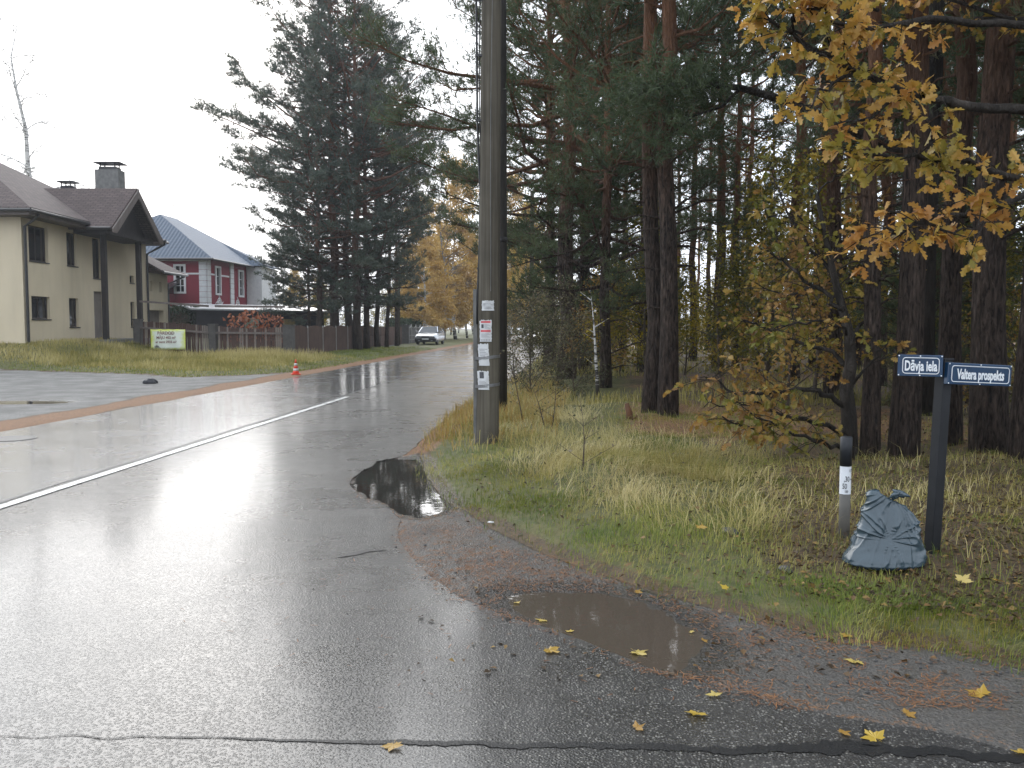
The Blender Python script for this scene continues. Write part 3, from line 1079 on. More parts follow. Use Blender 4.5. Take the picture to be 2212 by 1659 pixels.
for y0, y1 in ((65.6, 66.45), (67.65, 69.2)):
    MB().box(0, (y1 - y0), .002, .05, 5.35, 5.47, side_m(y0)).build('band', M['white'], rh)
blk = None
for y0, wd in ((65.0, .62), (69.4, .7), (73.0, 1.7), (76.4, .9)):
    for k in range(16):
        z0 = .1 + k * .4
        mb = MB().box(0, wd, -.12, .08, z0 + .012, z0 + .388, side_m(y0))
        mb.build('quoin', M['quoin'], rh)
for k in range(16):
    z0 = .1 + k * .4
    MB().box(-22.78, -22.26, RY - .08, RY + .1, z0 + .012, z0 + .388).build('quoin', M['quoin'], rh)
orn = MB()
for oy, oz, kind in ((67.2, 3.35, 0), (70.9, 3.3, 1)):
    m_ = side_m(oy)
    for a0 in range(4 if kind == 0 else 3):
        an = a0 * math.pi / 2 + (math.pi / 2 if kind else 0) if kind == 0 else [math.pi / 2, -math.pi * .2, -math.pi * .8][a0]
        pts = [m_ @ Vector((math.cos(an + .35 * math.sin(t * 9)) * t * .75, .03, oz + math.sin(an + .35 * math.sin(t * 9)) * t * .62)) for t in (.15, .4, .65, 1.0)]
        orn.tube(pts, [.06, .05, .045, .02], 5)
    for r_ in (.2, .36):
        orn.tube([m_ @ Vector((math.cos(t) * r_, .03, oz + math.sin(t) * r_)) for t in np.linspace(0, 2 * math.pi, 14)], .035, 5)
orn.build('plaster_ornament', M['white'], rh)
MB().box(70.2 - 70.2, 2.4, .01, 1.0, 2.35, 2.5, side_m(70.3)).build('balcony_slab', M['gutter'], rh)
MB().box(0, 2.4, .9, 1.0, 1.5, 2.34, side_m(70.3)).build('balcony_parapet', M['red_wall'], rh)
# left annex, hip roof
MB().box(-33.0, -24.6, 62.6, 64.98, 0.2, 3.9).build('annex_wall', M['red_wall'], rh)
roof_plate(rh, 'annex_roof', [(-33.2, 62.2, 4.0), (-24.3, 62.2, 4.0), (-24.3, 64.9, 4.75), (-33.2, 64.9, 4.75)], M['gutter'], .1)
ann = MB(); ann.box(-33.0, -24.9, 62.53, 62.598, 3.0, 3.12); ann.build('band', M['white'], rh)
RE = 6.5
A_, B_ = (RX + .65, 64.3, RE), (rxx(78) + .65, 78.7, RE)
C_, D_ = (-33.4, 78.7, RE), (-34.2, 64.3, RE)
T1, T2 = (-27.6, 70.3, 10.35), (-27.4, 73.0, 10.35)
for q in ([D_, A_, T1], [A_, B_, T2, T1], [B_, C_, T2], [C_, D_, T1, T2]):
    roof_plate(rh, 'roof', q, M['metal_tile'], .14)
roof_plate(rh, 'bay_roof', [(-20.0, 72.6, 6.5), (-20.0, 77.6, 6.5), (-24.6, 75.1, 8.7)], M['metal_tile'], .1)
roof_plate(rh, 'bay_roof', [(-24.6, 72.6, 6.5), (-20.0, 72.6, 6.5), (-24.6, 75.1, 8.7)], M['metal_tile'], .1)
MB().box(-21.65, -20.45, 72.9, 77.3, .1, 6.45).build('bay_wall', M['white'], rh)
MB().tube([(-34.2, 64.28, 6.42), (RX + .68, 64.28, 6.42)], .08, 8).build('gutter', M['gutter'], rh)
MB().tube([(RX + .7, 64.28, 6.42), (rxx(78) + .7, 78.7, 6.42)], .08, 8).build('gutter', M['gutter'], rh)

# long low shed
sh = thing('shed', 'long low dark shed with pale wet metal roof behind the picket fence', 'shed', (-16.2, 57.0, .3))
s0, s1 = Vector((-19.6, 55.0, 0)), Vector((-12.6, 60.0, 0))
sa = (s1 - s0).normalized(); sb = Vector((-sa.y, sa.x, 0)); sl = (s1 - s0).length
sm = Matrix(((sa.x, sb.x, 0, s0.x), (sa.y, sb.y, 0, s0.y), (0, 0, 1, 0), (0, 0, 0, 1)))
MB().box(0.1, sl - .1, 0, 3.2, 0, 2.62, sm).build('wall', M['shed_wall'], sh)
MB().slab([sm @ Vector((-.3, -.35, 2.68)), sm @ Vector((sl + .2, -.35, 2.6)), sm @ Vector((sl + .2, 3.6, 3.0)), sm @ Vector((-.3, 3.6, 3.08))], .1).build('roof', M['shed_roof'], sh)
MB().box(3.1, 4.0, -.05, -.003, 1.35, 2.1, sm).build('window', M['green_pane'], sh)
MB().box(5.6, 6.35, -.35, -.1, .9, 2.05, sm).build('board', M['ochre'], sh)

# picket fence from the house porch to the street corner
FCX, FCY = -10.8, 43.0
pf = thing('picket_fence', 'brown wooden picket fence with concrete posts beside the cream house', 'fence', (FCX, FCY, .1))
posts = [(0.0, 1.62), (3.75, 1.66), (7.5, 1.9)]


def fpt(d, off=0.0):
    return (FCX - d, FCY + RD * d + off)


for d, h in posts:
    x_, y_ = fpt(d)
    wd = .24 if d == 0 else .17
    po = MB().box(x_ - wd, x_ + wd, y_ - wd, y_ + wd, -.2, h).build('post', M['fpost'], pf)
    MB().box(x_ - wd - .04, x_ + wd + .04, y_ - wd - .04, y_ + wd + .04, h, h + .05).build('cap', M['fpost'], po)
for a, b in ((0, 1), (1, 2)):
    d0, d1 = posts[a][0], posts[b][0]; h0, h1_ = posts[a][1], posts[b][1]
    for zz in (.33, -.95):
        p0, p1 = fpt(d0 + .15, -.07), fpt(d1 - .15, -.07)
        MB().slab([(p0[0], p0[1], h0 - zz), (p1[0], p1[1], h1_ - zz), (p1[0], p1[1], h1_ - zz - .1), (p0[0], p0[1], h0 - zz - .1)], -.05).build('rail', M['board'], pf)
    n = 31
    for k in range(n):
        d = d0 + .3 + (d1 - d0 - .6) * k / (n - 1)
        h = h0 + (h1_ - h0) * (d - d0) / (d1 - d0) - .05 + random.uniform(-.03, .02) - (.1 if a == 0 else -.02) * math.sin(math.pi * k / (n - 1))
        p = fpt(d)
        w_ = random.uniform(.036, .048)
        mb = MB().box(-w_, w_, -.012, .012, -1.75, 0)
        o = mb.build('picket', M['picket_grey'] if random.random() < .22 else M['picket'], None)
        o.parent = pf; o.location = (p[0] - FCX, p[1] - FCY, h - .1); o.rotation_euler = (0, random.uniform(-.015, .015), math.atan(-RD))

# board panel fence along the road
bf = thing('panel_fence', 'dark brown board panel fence with grey posts along the road', 'fence', (FCX, FCY, 0.0))


def fl(d, off=0.0):
    l = math.hypot(RD, 1)
    return (FCX + RD * d / l + off, FCY + d / l)


D0 = [0.25, 2.95, 5.75, 8.5, 11.2, 13.9, 16.6, 17.9, 20.6, 23.3, 26.0, 28.7]
for i, d in enumerate(D0):
    x_, y_ = fl(d)
    if i > 0:
        MB().tube([(x_ + .04, y_, -.1), (x_ + .04, y_, 1.62)], .035, 8).build('post', M['fpost_light'] if i < 7 else M['fpost'], bf)
    if i < len(D0) - 1:
        d2 = D0[i + 1]
        a, b = fl(d + .04), fl(d2 - .04)
        top = []
        for k in range(9):
            t = k / 8
            top.append((a[0] + (b[0] - a[0]) * t, a[1] + (b[1] - a[1]) * t, 1.5 + (.13 * math.sin(math.pi * t) if i < 7 else .04)))
        MB().slab(top + [(b[0], b[1], .16), (a[0], a[1], .16)], .05).build('panel', M['panel'], bf)
        MB().box(min(a[0], b[0]) - .09, max(a[0], b[0]) + .05, a[1], b[1], -.2, .14).build('plinth', M['fpost'], bf)

mf = thing('metal_fence', 'grey metal fence with arched tops beyond the gate pillar behind the car', 'fence', (*fl(30.2), 0.0))
x_, y_ = fl(30.0)
pl = MB().box(x_ - .4, x_ + .4, y_ - .35, y_ + .35, -.1, 1.62).build('gate_pillar', M['fpost'], mf)
MB().box(x_ - .45, x_ + .45, y_ - .4, y_ + .4, 1.62, 1.7).build('cap', M['fpost'], pl)
for k in range(11):
    d = 30.9 + 2.3 * k
    a = fl(d); b = fl(d + 2.3)
    MB().tube([(a[0], a[1], -.1), (a[0], a[1], 1.55), (a[0], a[1], 1.78)], [.06, .06, .02], 8).build('post', M['fpost_light'], mf)
    if k < 10:
        mb = MB(); q_ = []
        for t in np.linspace(0, 1, 9):
            q_.append((a[0] + (b[0] - a[0]) * t, a[1] + (b[1] - a[1]) * t, 1.42 + .22 * abs(2 * t - 1) ** 2))
        mb.tube(q_, .03, 5)
        mb.tube([(a[0], a[1], .8), (b[0], b[1], .8)], .025, 5); mb.tube([(a[0], a[1], .45), (b[0], b[1], .45)], .025, 5)
        mb.build('top_rail', M['fpost_light'], mf)
        MB().slab([(a[0] - .05, a[1], .12), (b[0] - .05, b[1], .12), (b[0] - .05, b[1], 1.36), (a[0] - .05, a[1], 1.36)], .02).build('infill', M['fpost'], mf)

# ------------------------------------------------------------------ trees
def unit(a):
    return a / (np.linalg.norm(a, axis=-1, keepdims=True) + 1e-9)


def needle_mesh(name, P, D, T, mat, k, ln, wd, r):
    """shoots: k needles round every shoot, each one narrow triangle"""
    n = len(P)
    P = np.repeat(P, k, 0); D = np.repeat(D, k, 0); T = np.repeat(T, k)
    d = unit(D * .75 + r.normal(size=(n * k, 3)) * .62)
    L = ln * r.uniform(.65, 1.25, (n * k, 1))
    s = unit(np.cross(d, r.normal(size=(n * k, 3)))) * wd * .5
    b = P + D * r.uniform(-.06, .06, (n * k, 1))
    V = np.stack([b - s, b + s, b + d * L], 1).reshape(-1, 3)
    F = np.arange(n * k * 3).reshape(-1, 3)
    t = np.repeat(np.clip(T + r.normal(size=n * k) * .09, 0, 1), 3)
    return np_mesh(name, V, F, mat, t)


def pine_proto(h, cb, rad, tr, seed, shape, k=9, ln=.15, wd=.022, dens=1.0, mats=('bark', 'needles'), dead=0, gap=.62, lean=(0, 0), skip=None, zmax=None):
    """trunk with limbs (one mesh) and crown of needle shoots (one mesh)"""
    r = np.random.default_rng(seed)
    mb = MB()
    nz = 14
    wob = r.normal(size=(nz + 1, 2)) * .05
    tp_ = [Vector((lean[0] * (i / nz) + wob[i, 0] * (i > 0) * h / 20, lean[1] * (i / nz) + wob[i, 1] * (i > 0) * h / 20, -.3 * (i == 0) + h * i / nz)) for i in range(nz + 1)]
    tw_ = [tr * ((1.25 if i == 0 else 1.0) * (1 - .93 * (i / nz) ** 1.15)) for i in range(nz + 1)]
    mb.tube(tp_, tw_, 12)

    def trunk_at(z):
        i = min(int(z / h * nz), nz - 1); f = z / h * nz - i
        return tp_[i].lerp(tp_[i + 1], f), tw_[i] * (1 - f) + tw_[i + 1] * f
    P = []; D = []; T = []
    z = cb
    for q in range(dead):
        zz = r.uniform(.25, 1) * cb
        p0, rr = trunk_at(zz)
        a = r.uniform(0, 6.28); l = r.uniform(.3, 1.6)
        e = p0 + Vector((math.cos(a) * l, math.sin(a) * l, r.uniform(-.3, .3) * l))
        mid = p0.lerp(e, .5) + Vector((0, 0, .08 * l))
        mb.tube([p0, mid, e], [.022, .014, .004], 4, False)
    while z < h - .15:
        t = (z - cb) / (h - cb)
        nb = r.integers(2, 5)
        a0 = r.uniform(0, 6.28)
        for q in range(nb):
            a = a0 + q * 6.28 / nb + r.normal() * .3
            L = rad * shape(t) * r.uniform(.55, 1.15)
            if L < .25:
                L = .25
            if skip and skip(t, a, r):
                continue
            zb = min(z + r.normal() * .12, h - .1)
            p0, rr = trunk_at(max(zb, .5))
            el = -.26 + 1.0 * t ** .9 + r.normal() * .2
            el1 = el + .35 + .35 * r.random()
            n = 5
            pts = [p0]; dirs = []
            da = r.normal() * .10
            for i in range(n):
                e_ = el + (el1 - el) * i / (n - 1); aa = a + da * i + r.normal() * .2; e_ += r.normal() * .12
                d_ = Vector((math.cos(aa) * math.cos(e_), math.sin(aa) * math.cos(e_), math.sin(e_)))
                dirs.append(d_); pts.append(pts[-1] + d_ * (L / n))
            r0 = min(.016 + .0125 * L, rr * .6)
            mb.tube(pts, [r0 * (1 - .85 * i / n) for i in range(n + 1)], 5, False)
            nt = max(5, int(L * 8.5 * dens))
            for j in range(nt):
                s = r.uniform(.2, 1.0) if L < 1.6 else 1 - .58 * r.random() ** 1.3
                if L < .8:
                    s = r.uniform(.1, 1)
                i = min(int(s * n), n - 1); f = s * n - i
                b = pts[i].lerp(pts[i + 1], f)
                sd_ = r.choice([-1, 1])
                ta = math.atan2(dirs[i].y, dirs[i].x) + sd_ * r.uniform(.1, 1.1)
                te = r.uniform(-.15, .95)
                tl = r.uniform(.25, .55) * (.45 + .55 * (1.25 - s)) * (1.0 + .28 * L)
                td = Vector((math.cos(ta) * math.cos(te), math.sin(ta) * math.cos(te), math.sin(te)))
                e = b + td * tl
                if tl > .3:
                    mb.tube([b, b.lerp(e, .5) + Vector((0, 0, -.03)), e], [.009, .007, .004], 3, False)
                m = max(4, int(tl * 13))
                tt = r.uniform(.25, .75) if r.random() > .07 else .95
                for g in range(m):
                    u = .3 + .7 * (g + r.random()) / m
                    o_ = r.normal(size=3) * np.array([.1, .1, .05]) * (.4 + tl)
                    P.append((b.x + td.x * tl * u + o_[0], b.y + td.y * tl * u + o_[1], b.z + td.z * tl * u + o_[2] + .04))
                    D.append((td.x * .7 + r.normal() * .35, td.y * .7 + r.normal() * .35, td.z + .45 + r.normal() * .25))
                    T.append(tt)
        z += gap * r.uniform(.7, 1.3) * (1 - .35 * t)
    D = unit(np.array(D)); P = np.array(P)
    tm = mb.mesh('trunk', M[mats[0]], True)
    cm = needle_mesh('crown', P, D, np.array(T), M[mats[1]], k, ln, wd, r)
    return tm, cm


def sh_bush(t):
    return max(0, 1 - t ** 2.0) ** .7 * (.72 + .42 * min(1, t * 3.2))


def sh_forest(t):
    return max(0, 1 - t ** 2.2) ** .7 * (.5 + .6 * min(1, t * 2.5))


PINES = {
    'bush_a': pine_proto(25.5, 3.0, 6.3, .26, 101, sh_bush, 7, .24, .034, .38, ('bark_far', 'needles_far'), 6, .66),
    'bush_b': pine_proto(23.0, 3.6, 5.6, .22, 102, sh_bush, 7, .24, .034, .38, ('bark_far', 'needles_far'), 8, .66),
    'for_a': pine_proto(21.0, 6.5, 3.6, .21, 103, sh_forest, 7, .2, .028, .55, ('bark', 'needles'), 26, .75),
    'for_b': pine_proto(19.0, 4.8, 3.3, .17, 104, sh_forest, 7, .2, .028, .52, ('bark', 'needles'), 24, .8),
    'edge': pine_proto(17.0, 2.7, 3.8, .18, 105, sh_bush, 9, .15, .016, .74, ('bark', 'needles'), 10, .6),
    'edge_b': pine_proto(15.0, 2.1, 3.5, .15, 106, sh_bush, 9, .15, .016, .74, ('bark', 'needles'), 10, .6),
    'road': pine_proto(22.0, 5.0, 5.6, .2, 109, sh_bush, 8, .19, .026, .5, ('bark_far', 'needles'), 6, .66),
    'young': pine_proto(6.5, .7, 2.0, .07, 107, sh_bush, 9, .15, .016, 1.0, ('bark', 'needles'), 0, .45),
    'sparse': pine_proto(20.0, 8.5, 3.2, .19, 108, sh_forest, 7, .2, .028, .55, ('bark', 'needles'), 34, .8),
}


def pine(kind, x, y, label, rot=None, s=1.0, group=None, tilt=(0, 0), girth=1.0):
    z = h1(x, y)
    o = thing('pine_tree', label, 'pine tree', (x, y, z), rot if rot is not None else random.uniform(0, 6.28), group, world=False)
    o.rotation_euler = (tilt[0], tilt[1], o.rotation_euler[2])
    o.scale = (s * girth, s * girth, s)
    tm, cm = PINES[kind]
    link('trunk', tm, o); link('crown', cm, o)
    return o


# tall pines behind the panel fence
GL = 'tall pines behind the panel fence'
for kind, xd, Y, lab, rot, s in (
        ('bush_a', 722, 56.0, 'leftmost tall pine behind the panel fence, with the widest low branches', .4, 1.0),
        ('bush_b', 690, 54.5, 'pine reaching farthest left towards the red house', 3.7, .72),
        ('bush_b', 752, 58.5, 'second tall pine from the left behind the panel fence', 2.0, 1.02),
        ('bush_a', 772, 55.5, 'tall pine with the straightest trunk in the clump behind the panel fence', 3.3, 1.0),
        ('bush_b', 792, 57.0, 'pine filling the right middle of the clump behind the panel fence', 5.6, .92),
        ('bush_b', 815, 60.0, 'shorter pine on the right of the clump behind the panel fence', 4.1, .82),
        ('for_b', 835, 61.0, 'slim leaning pine at the right of the clump behind the panel fence', 1.0, .85),
        ('for_b', 857, 66.0, 'thin pine beside the fence gate pillar left of the parked car', 5.0, .9)):
    pine(kind, gx(xd, Y), Y, lab, rot, s, GL, (0, .06 if xd == 835 else 0), 1.2 if xd < 760 else 1.0)
pine('bush_b', gx(668, 57.5), 57.5, 'low bushy pine left of the clump, over the shed roof', 2.9, .5, GL)
pine('bush_b', gx(-45, 66), 66, 'dark pine behind the cream house at the left picture edge', .8, .66)

# the near pair and the large trunks at the forest edge
DP = hit(1442, 898)
pine('for_b', DP[0], DP[1], 'right hand trunk of the close pair of pines at the forest edge', 2.5, 1.05, None, (0, .008), .82)
pine('sparse', DP[0] - .23, DP[1] + .3, 'left hand trunk of the close pair of pines, darker and behind', .6, 1.0, None, (0, -.004), .74)
GF = 'large pines at the forest edge on the right'
pine('for_a', *hit(1950, 985), 'thick dark pine trunk rising behind the small street name plate', 1.3, 1.0, GF, (0, .0), .72)
pine('sparse', *hit(2052, 960), 'straight pine just right of the street sign post with orange upper bark', 2.2, 1.0, GF, (0, .0), .68)
pine('for_a', *hit(2138, 975), 'broad pine trunk behind the long street name plate', 4.0, 1.05, GF, (0, .01), .84)
pine('sparse', *hit(2205, 990), 'pine trunk at the right picture edge', 5.2, 1.0, GF, (0, .02), .66)
pine('for_b', *hit(1878, 985), 'thin dark pine trunk right of the small oak', 3.0, .8, GF, (0, .01), .75)
for kind, xd, Y, lab, rot, s, gi in (
        ('edge', 1222, 24.0, 'pine with an orange upper trunk right of the utility pole', .2, 1.2, 1.1),
        ('edge_b', 1185, 30.0, 'bushy pine close behind the utility pole, over the far road', 1.7, 1.1, 1.0),
        ('road', 1190, 38.0, 'tall pine whose boughs reach left over the road behind the utility pole', 2.2, 1.0, 1.0),
        ('edge_b', 1265, 28.0, 'dense pine right behind the orange trunked pine', 4.6, 1.15, 1.1),
        ('edge_b', 1310, 20.5, 'pine with low boughs hanging above the birch sapling', 3.9, .95, .9),
        ('for_b', 1552, 30.0, 'straight pine standing free to the right of the close pair', .9, 1.0, 1.1),
        ('for_b', 1497, 36.0, 'slender pine between the close pair and the free standing pine', 2.8, 1.0, .9),
        ('for_b', 1590, 27.0, 'thin pine left of the small oak crown', 3.7, .95, .7),
        ('for_b', 1390, 27.0, 'bushy pine behind the close pair of pines', 5.1, 1.0, 1.0),
        ('sparse', 1715, 22.0, 'pine trunk showing through the small oak crown', 4.4, 1.0, .85),
        ('for_b', 1800, 17.5, 'pine trunk just left of the small oak stem', 1.9, 1.0, .9)):
    pine(kind, gx(xd, Y), Y, lab, rot, s, 'pines of the forest edge', (0, 0), gi)
# thickness of the wood behind: trunks nobody could tell apart
deep = [(1260, 44), (1345, 40), (1310, 34), (1830, 48), (1945, 48), (2050, 50), (2150, 29), (2215, 45), (2240, 36), (2020, 33), (1870, 37), (2140, 19), (2060, 22), (2300, 28), (1780, 40), (1420, 46), (1465, 52), (1530, 48), (1575, 60), (1610, 44), (1665, 52), (1740, 47), (1762, 30), (1790, 58),
        (1815, 36), (1850, 28), (1885, 44), (1905, 21), (1930, 33), (1965, 26), (1990, 18), (2005, 40), (2030, 24), (2070, 30), (2110, 44),
        (2160, 23), (2175, 34), (2225, 27), (2250, 14), (2290, 20), (1330, 62), (1400, 70), (1505, 75), (1600, 78), (1720, 72), (1860, 66), (1990, 58), (2130, 60)]
LAND = [(0, 'the utility pole'), (1222, 'the orange trunked pine'), (1290, 'the birch sapling'), (1435, 'the close pair of pines'), (1552, 'the free standing pine'), (1715, 'the pine in the small oak crown'),
        (1835, 'the small oak stem'), (1950, 'the pine behind the small name plate'), (2035, 'the sign post'), (2138, 'the pine behind the long name plate'), (9999, 'the right picture edge')]
ORD = ['first', 'second', 'third', 'fourth', 'fifth', 'sixth', 'seventh', 'eighth', 'ninth', 'tenth', 'eleventh', 'twelfth', 'thirteenth', 'fourteenth', 'fifteenth', 'sixteenth', 'seventeenth', 'eighteenth', 'nineteenth', 'twentieth']
seen = {}
for i, (xd, Y) in enumerate(sorted(deep)):
    q_ = max(j for j in range(len(LAND)) if LAND[j][0] <= xd)
    c_ = seen[q_] = seen.get(q_, -1) + 1
    lab = ORD[c_] + ' slim pine to the right of ' + LAND[q_][1]
    if xd > 2214:
        lab = 'slim pine just outside the right picture edge'
    pine(['for_a', 'for_b', 'sparse', 'for_b', 'sparse'][i % 5], gx(xd, Y), Y, lab, random.uniform(0, 6.28), random.uniform(.8, 1.1),
         'slim pines deep in the wood', (random.uniform(-.02, .02), random.uniform(-.02, .02)), random.uniform(.7, 1.0))
for i, (x_, y_) in enumerate(((8.4, 9.5), (10.5, 6.8), (9.2, 13.0), (12.5, 10.5), (13.5, 7.2), (12.0, 14.5), (15.5, 12.0), (16.0, 8.0), (14.8, 16.0))):  # out of view: more pines of the wood, added to darken the right side
    pine(['edge', 'for_a', 'edge_b'][i % 3], x_, y_, 'unseen pine of the wood beyond the right picture edge, added for shade', i * 1.3, random.uniform(.95, 1.15), 'unseen shade pines beyond the right picture edge')
GY_ = 'young pines in the undergrowth'
for xd, Y, s, lab in ((1640, 26, .8, 'bluish young pine below the free standing pine'), (1255, 26.5, 1.0, 'young pine in the scrub right of the utility pole'),
                      (1985, 24, .9, 'dark young pine between the trunks left of the sign post'),
                      (2095, 16.5, .62, 'young pine behind the long street name plate'), (2010, 15.0, .55, 'low young pine behind the small street name plate')):
    x_ = gx(xd, Y)
    pine('young', x_, Y, lab, None, s, GY_)


# broadleaf trees -------------------------------------------------
def leaf_cards(name, P, D, T, mat, size, r, fold=.35):
    """pointed leaves, two triangles folded on the midrib"""
    n = len(P)
    P = np.asarray(P, float); D = unit(np.asarray(D, float))
    L = size * r.uniform(.7, 1.3, (n, 1))
    s = unit(np.cross(D, r.normal(size=(n, 3))))
    nn = np.cross(s, D)
    w = L * .33
    m = P + D * L * .45
    V = np.stack([P, m + s * w + nn * w * fold, P + D * L, m - s * w + nn * w * fold], 1).reshape(-1, 3)
    i = np.arange(n)[:, None] * 4
    F = np.concatenate([i + [0, 1, 2], i + [0, 2, 3]], 1).reshape(-1, 3)
    return np_mesh(name, V, F, mat, np.repeat(np.clip(T, 0, 1), 4))


def broad_proto(h, seed, tr, cb, spread, nl, leaf, mats, droop=0.0, up=.9, hair=0, cloud=.22, limbs=26):
    r = np.random.default_rng(seed)
    mb = MB()
    n = 9
    pts = [Vector((0, 0, -.3))]
    for i in range(n):
        pts.append(pts[-1] + Vector((r.normal() * .03 * h / n * 3, r.normal() * .03 * h / n * 3, (h + .3) / n)))
    rads = [tr * (1 - .95 * (i / n)) for i in range(n + 1)]
    mb.tube(pts, rads, 9)
    tips = []
    for q in range(limbs):
        t = cb + (1 - cb) * (q + r.random()) / limbs
        i = min(int(t * n), n - 1)
        b = pts[i].lerp(pts[i + 1], t * n - i)
        a = q * 2.4 + r.normal() * .4
        L = spread * (1.15 - .85 * (t - cb) / (1 - cb)) * r.uniform(.6, 1.1)
        el = up * r.uniform(.55, 1.1)
        p = [b]; e = el; aa = a
        for j in range(5):
            aa += r.normal() * .18; e += -droop * .3 + r.normal() * .08
            p.append(p[-1] + Vector((math.cos(aa) * math.cos(e), math.sin(aa) * math.cos(e), math.sin(e))) * L / 5)
        r0 = min(rads[i] * .5, .012 + .014 * L)
        mb.tube(p, [r0 * (1 - .17 * j) for j in range(6)], 5, False)
        for j in range(max(4, int(L * 4))):
            s = r.uniform(.25, 1); k = min(int(s * 5), 4)
            c = p[k].lerp(p[k + 1], s * 5 - k)
            ta = aa + r.uniform(-1.3, 1.3); te = r.uniform(-.2, .9) - droop
            l = r.uniform(.25, .5) * (.4 + .35 * L)
            d = Vector((math.cos(ta) * math.cos(te), math.sin(ta) * math.cos(te), math.sin(te)))
            f = c + d * l
            mb.tube([c, c.lerp(f, .5), f], [.007, .005, .003] if not hair else [.018, .014, .01], 3, False)
            tips.append((c, f, d))
            for q2 in range(hair):
                v = r.uniform(.3, 1)
                c2 = c.lerp(f, v); hl = r.uniform(.25, .8)
                f2 = c2 + Vector((d.x * .35 * hl + r.normal() * .08, d.y * .35 * hl + r.normal() * .08, -hl * droop + (1 - droop) * hl * r.uniform(.2, 1)))
                mb.tube([c2, c2.lerp(f2, .5) + Vector((d.x, d.y, 0)) * .06, f2], [.011, .009, .006], 3, False)
    tm = mb.mesh('trunk', M[mats[0]], True)
    if not nl:
        return tm, None
    ix = r.integers(0, len(tips), nl)
    # every twig has its own luck with leaves, so the crown has holes and dense places
    wgt = r.random(len(tips)) ** 1.5; wgt /= wgt.sum()
    ix = r.choice(len(tips), nl, p=wgt)
    C = np.array([tips[i][0] for i in ix]); E = np.array([tips[i][1] for i in ix]); Dd = np.array([tips[i][2] for i in ix])
    P = C + (E - C) * r.uniform(.3, 1.1, (nl, 1)) + r.normal(size=(nl, 3)) * cloud * np.array([1, 1, .8])
    D = Dd + r.normal(size=(nl, 3)) * .7 + np.array([0, 0, -.5])
    tt = r.random(len(tips))
    T = tt[ix] * .7 + r.random(nl) * .3
    return tm, leaf_cards('crown', P, D, T, M[mats[1]], leaf, r)


BROAD = {
    'gold': broad_proto(14, 201, .16, .12, 3.4, 24000, .19, ('birch', 'larch'), .35, .7, 0, .3, 40),
    'gold_b': broad_proto(12, 202, .15, .15, 3.0, 18000, .19, ('birch', 'birchleaf'), .35, .8, 0, .3, 34),
    'bare': broad_proto(21, 203, .34, .3, 4.8, 0, .1, ('birch', 'larch'), .4, .95, 7, .2, 26),
    'bare_b': broad_proto(15, 204, .16, .25, 3.0, 700, .1, ('twig_grey', 'greyleaf'), .3, 1.0, 3, .2, 26),
    'yellow': broad_proto(4.2, 205, .045, .12, 1.5, 2600, .085, ('twig', 'yellowgreen'), .2, .9, 0, .16, 26),
    'yellow_b': broad_proto(3.2, 206, .035, .1, 1.3, 1900, .085, ('twig', 'brightyellow'), .2, .9, 0, .16, 22),
    'thicket': broad_proto(5.0, 207, .05, .05, 1.9, 3600, .13, ('twig', 'yellowgreen'), .1, .9, 0, .25, 30),
    'brown': broad_proto(3.6, 208, .04, .08, 1.7, 1800, .1, ('twig', 'oakbrown'), .2, .7, 0, .18, 26),
}


def broad(kind, x, y, name, label, cat, s=1.0, group=None, rot=None, tilt=(0, 0)):
    o = thing(name, label, cat, (x, y, h1(x, y)), rot if rot is not None else random.uniform(0, 6.28), group, world=False)
    o.rotation_euler = (tilt[0], tilt[1], o.rotation_euler[2])
    o.scale = (s,) * 3
    tm, cm = BROAD[kind]
    link('trunk', tm, o)
    if cm:
        link('crown', cm, o)
    return o


broad('bare', gx(80, 62), 62, 'birch_tree', 'tall bare birch behind the cream house roof', 'birch', 1.02, None, .7)
GB = 'bare tree tops far behind the red house'
broad('bare_b', gx(372, 100), 100, 'bare_tree', 'bare tree top left of the red house ridge', 'tree', .95, GB)
broad('bare_b', gx(430, 108), 108, 'bare_tree', 'bare tree top showing right of the red house ridge', 'tree', .95, GB)
broad('bare_b', gx(955, 92), 92, 'bare_tree', 'grey leafless birch rising above the golden trees left of the utility pole', 'tree', 1.15)
GG = 'golden trees at the far end of the road'
for kind, xd, Y, s, lab in (('gold', 915, 84, .95, 'golden birch with a white trunk right above the parked car'), ('gold', 985, 96, 1.35, 'large golden tree left of the utility pole'),
                            ('gold_b', 1010, 110, 1.1, 'golden tree directly left of the utility pole, farther back'), ('gold_b', 950, 106, 1.0, 'golden tree between the white birch and the large golden tree'),
                            ('gold', 1100, 112, 1.45, 'golden tree right of the utility pole, above the road end'), ('gold_b', 1140, 96, 1.2, 'golden tree beside the far utility pole'),
                            ('gold_b', 880, 92, .8, 'small golden tree behind the metal fence'), ('gold', 1060, 135, 1.1, 'golden tree hidden mostly by the utility pole'),
                            ('gold_b', 640, 95, .55, 'low yellow tree right of the red house'), ('gold_b', 690, 100, .5, 'low yellow tree behind the shed roof')):
    broad(kind, gx(xd, Y), Y, 'golden_tree', lab, 'tree', s, GG)
for k in range(12):
    xd = 900 + k * 24 + random.uniform(-8, 8); Y = random.uniform(140, 190)
    broad('gold' if k % 3 else 'bare_b', gx(xd, Y), Y, 'golden_tree', 'one of the faint trees closing the far end of the road', 'tree', random.uniform(.7, 1.1), 'faint trees at the road end')
for k in range(10):
    xd = 545 + 36 * k; Y = 88 + 9 * (k % 4)
    broad('thicket' if k % 3 else 'yellow', gx(xd, Y), Y, 'shrub', 'one of the pale shrubs closing the garden behind the shed', 'shrub', .95, 'pale shrubs behind the shed')
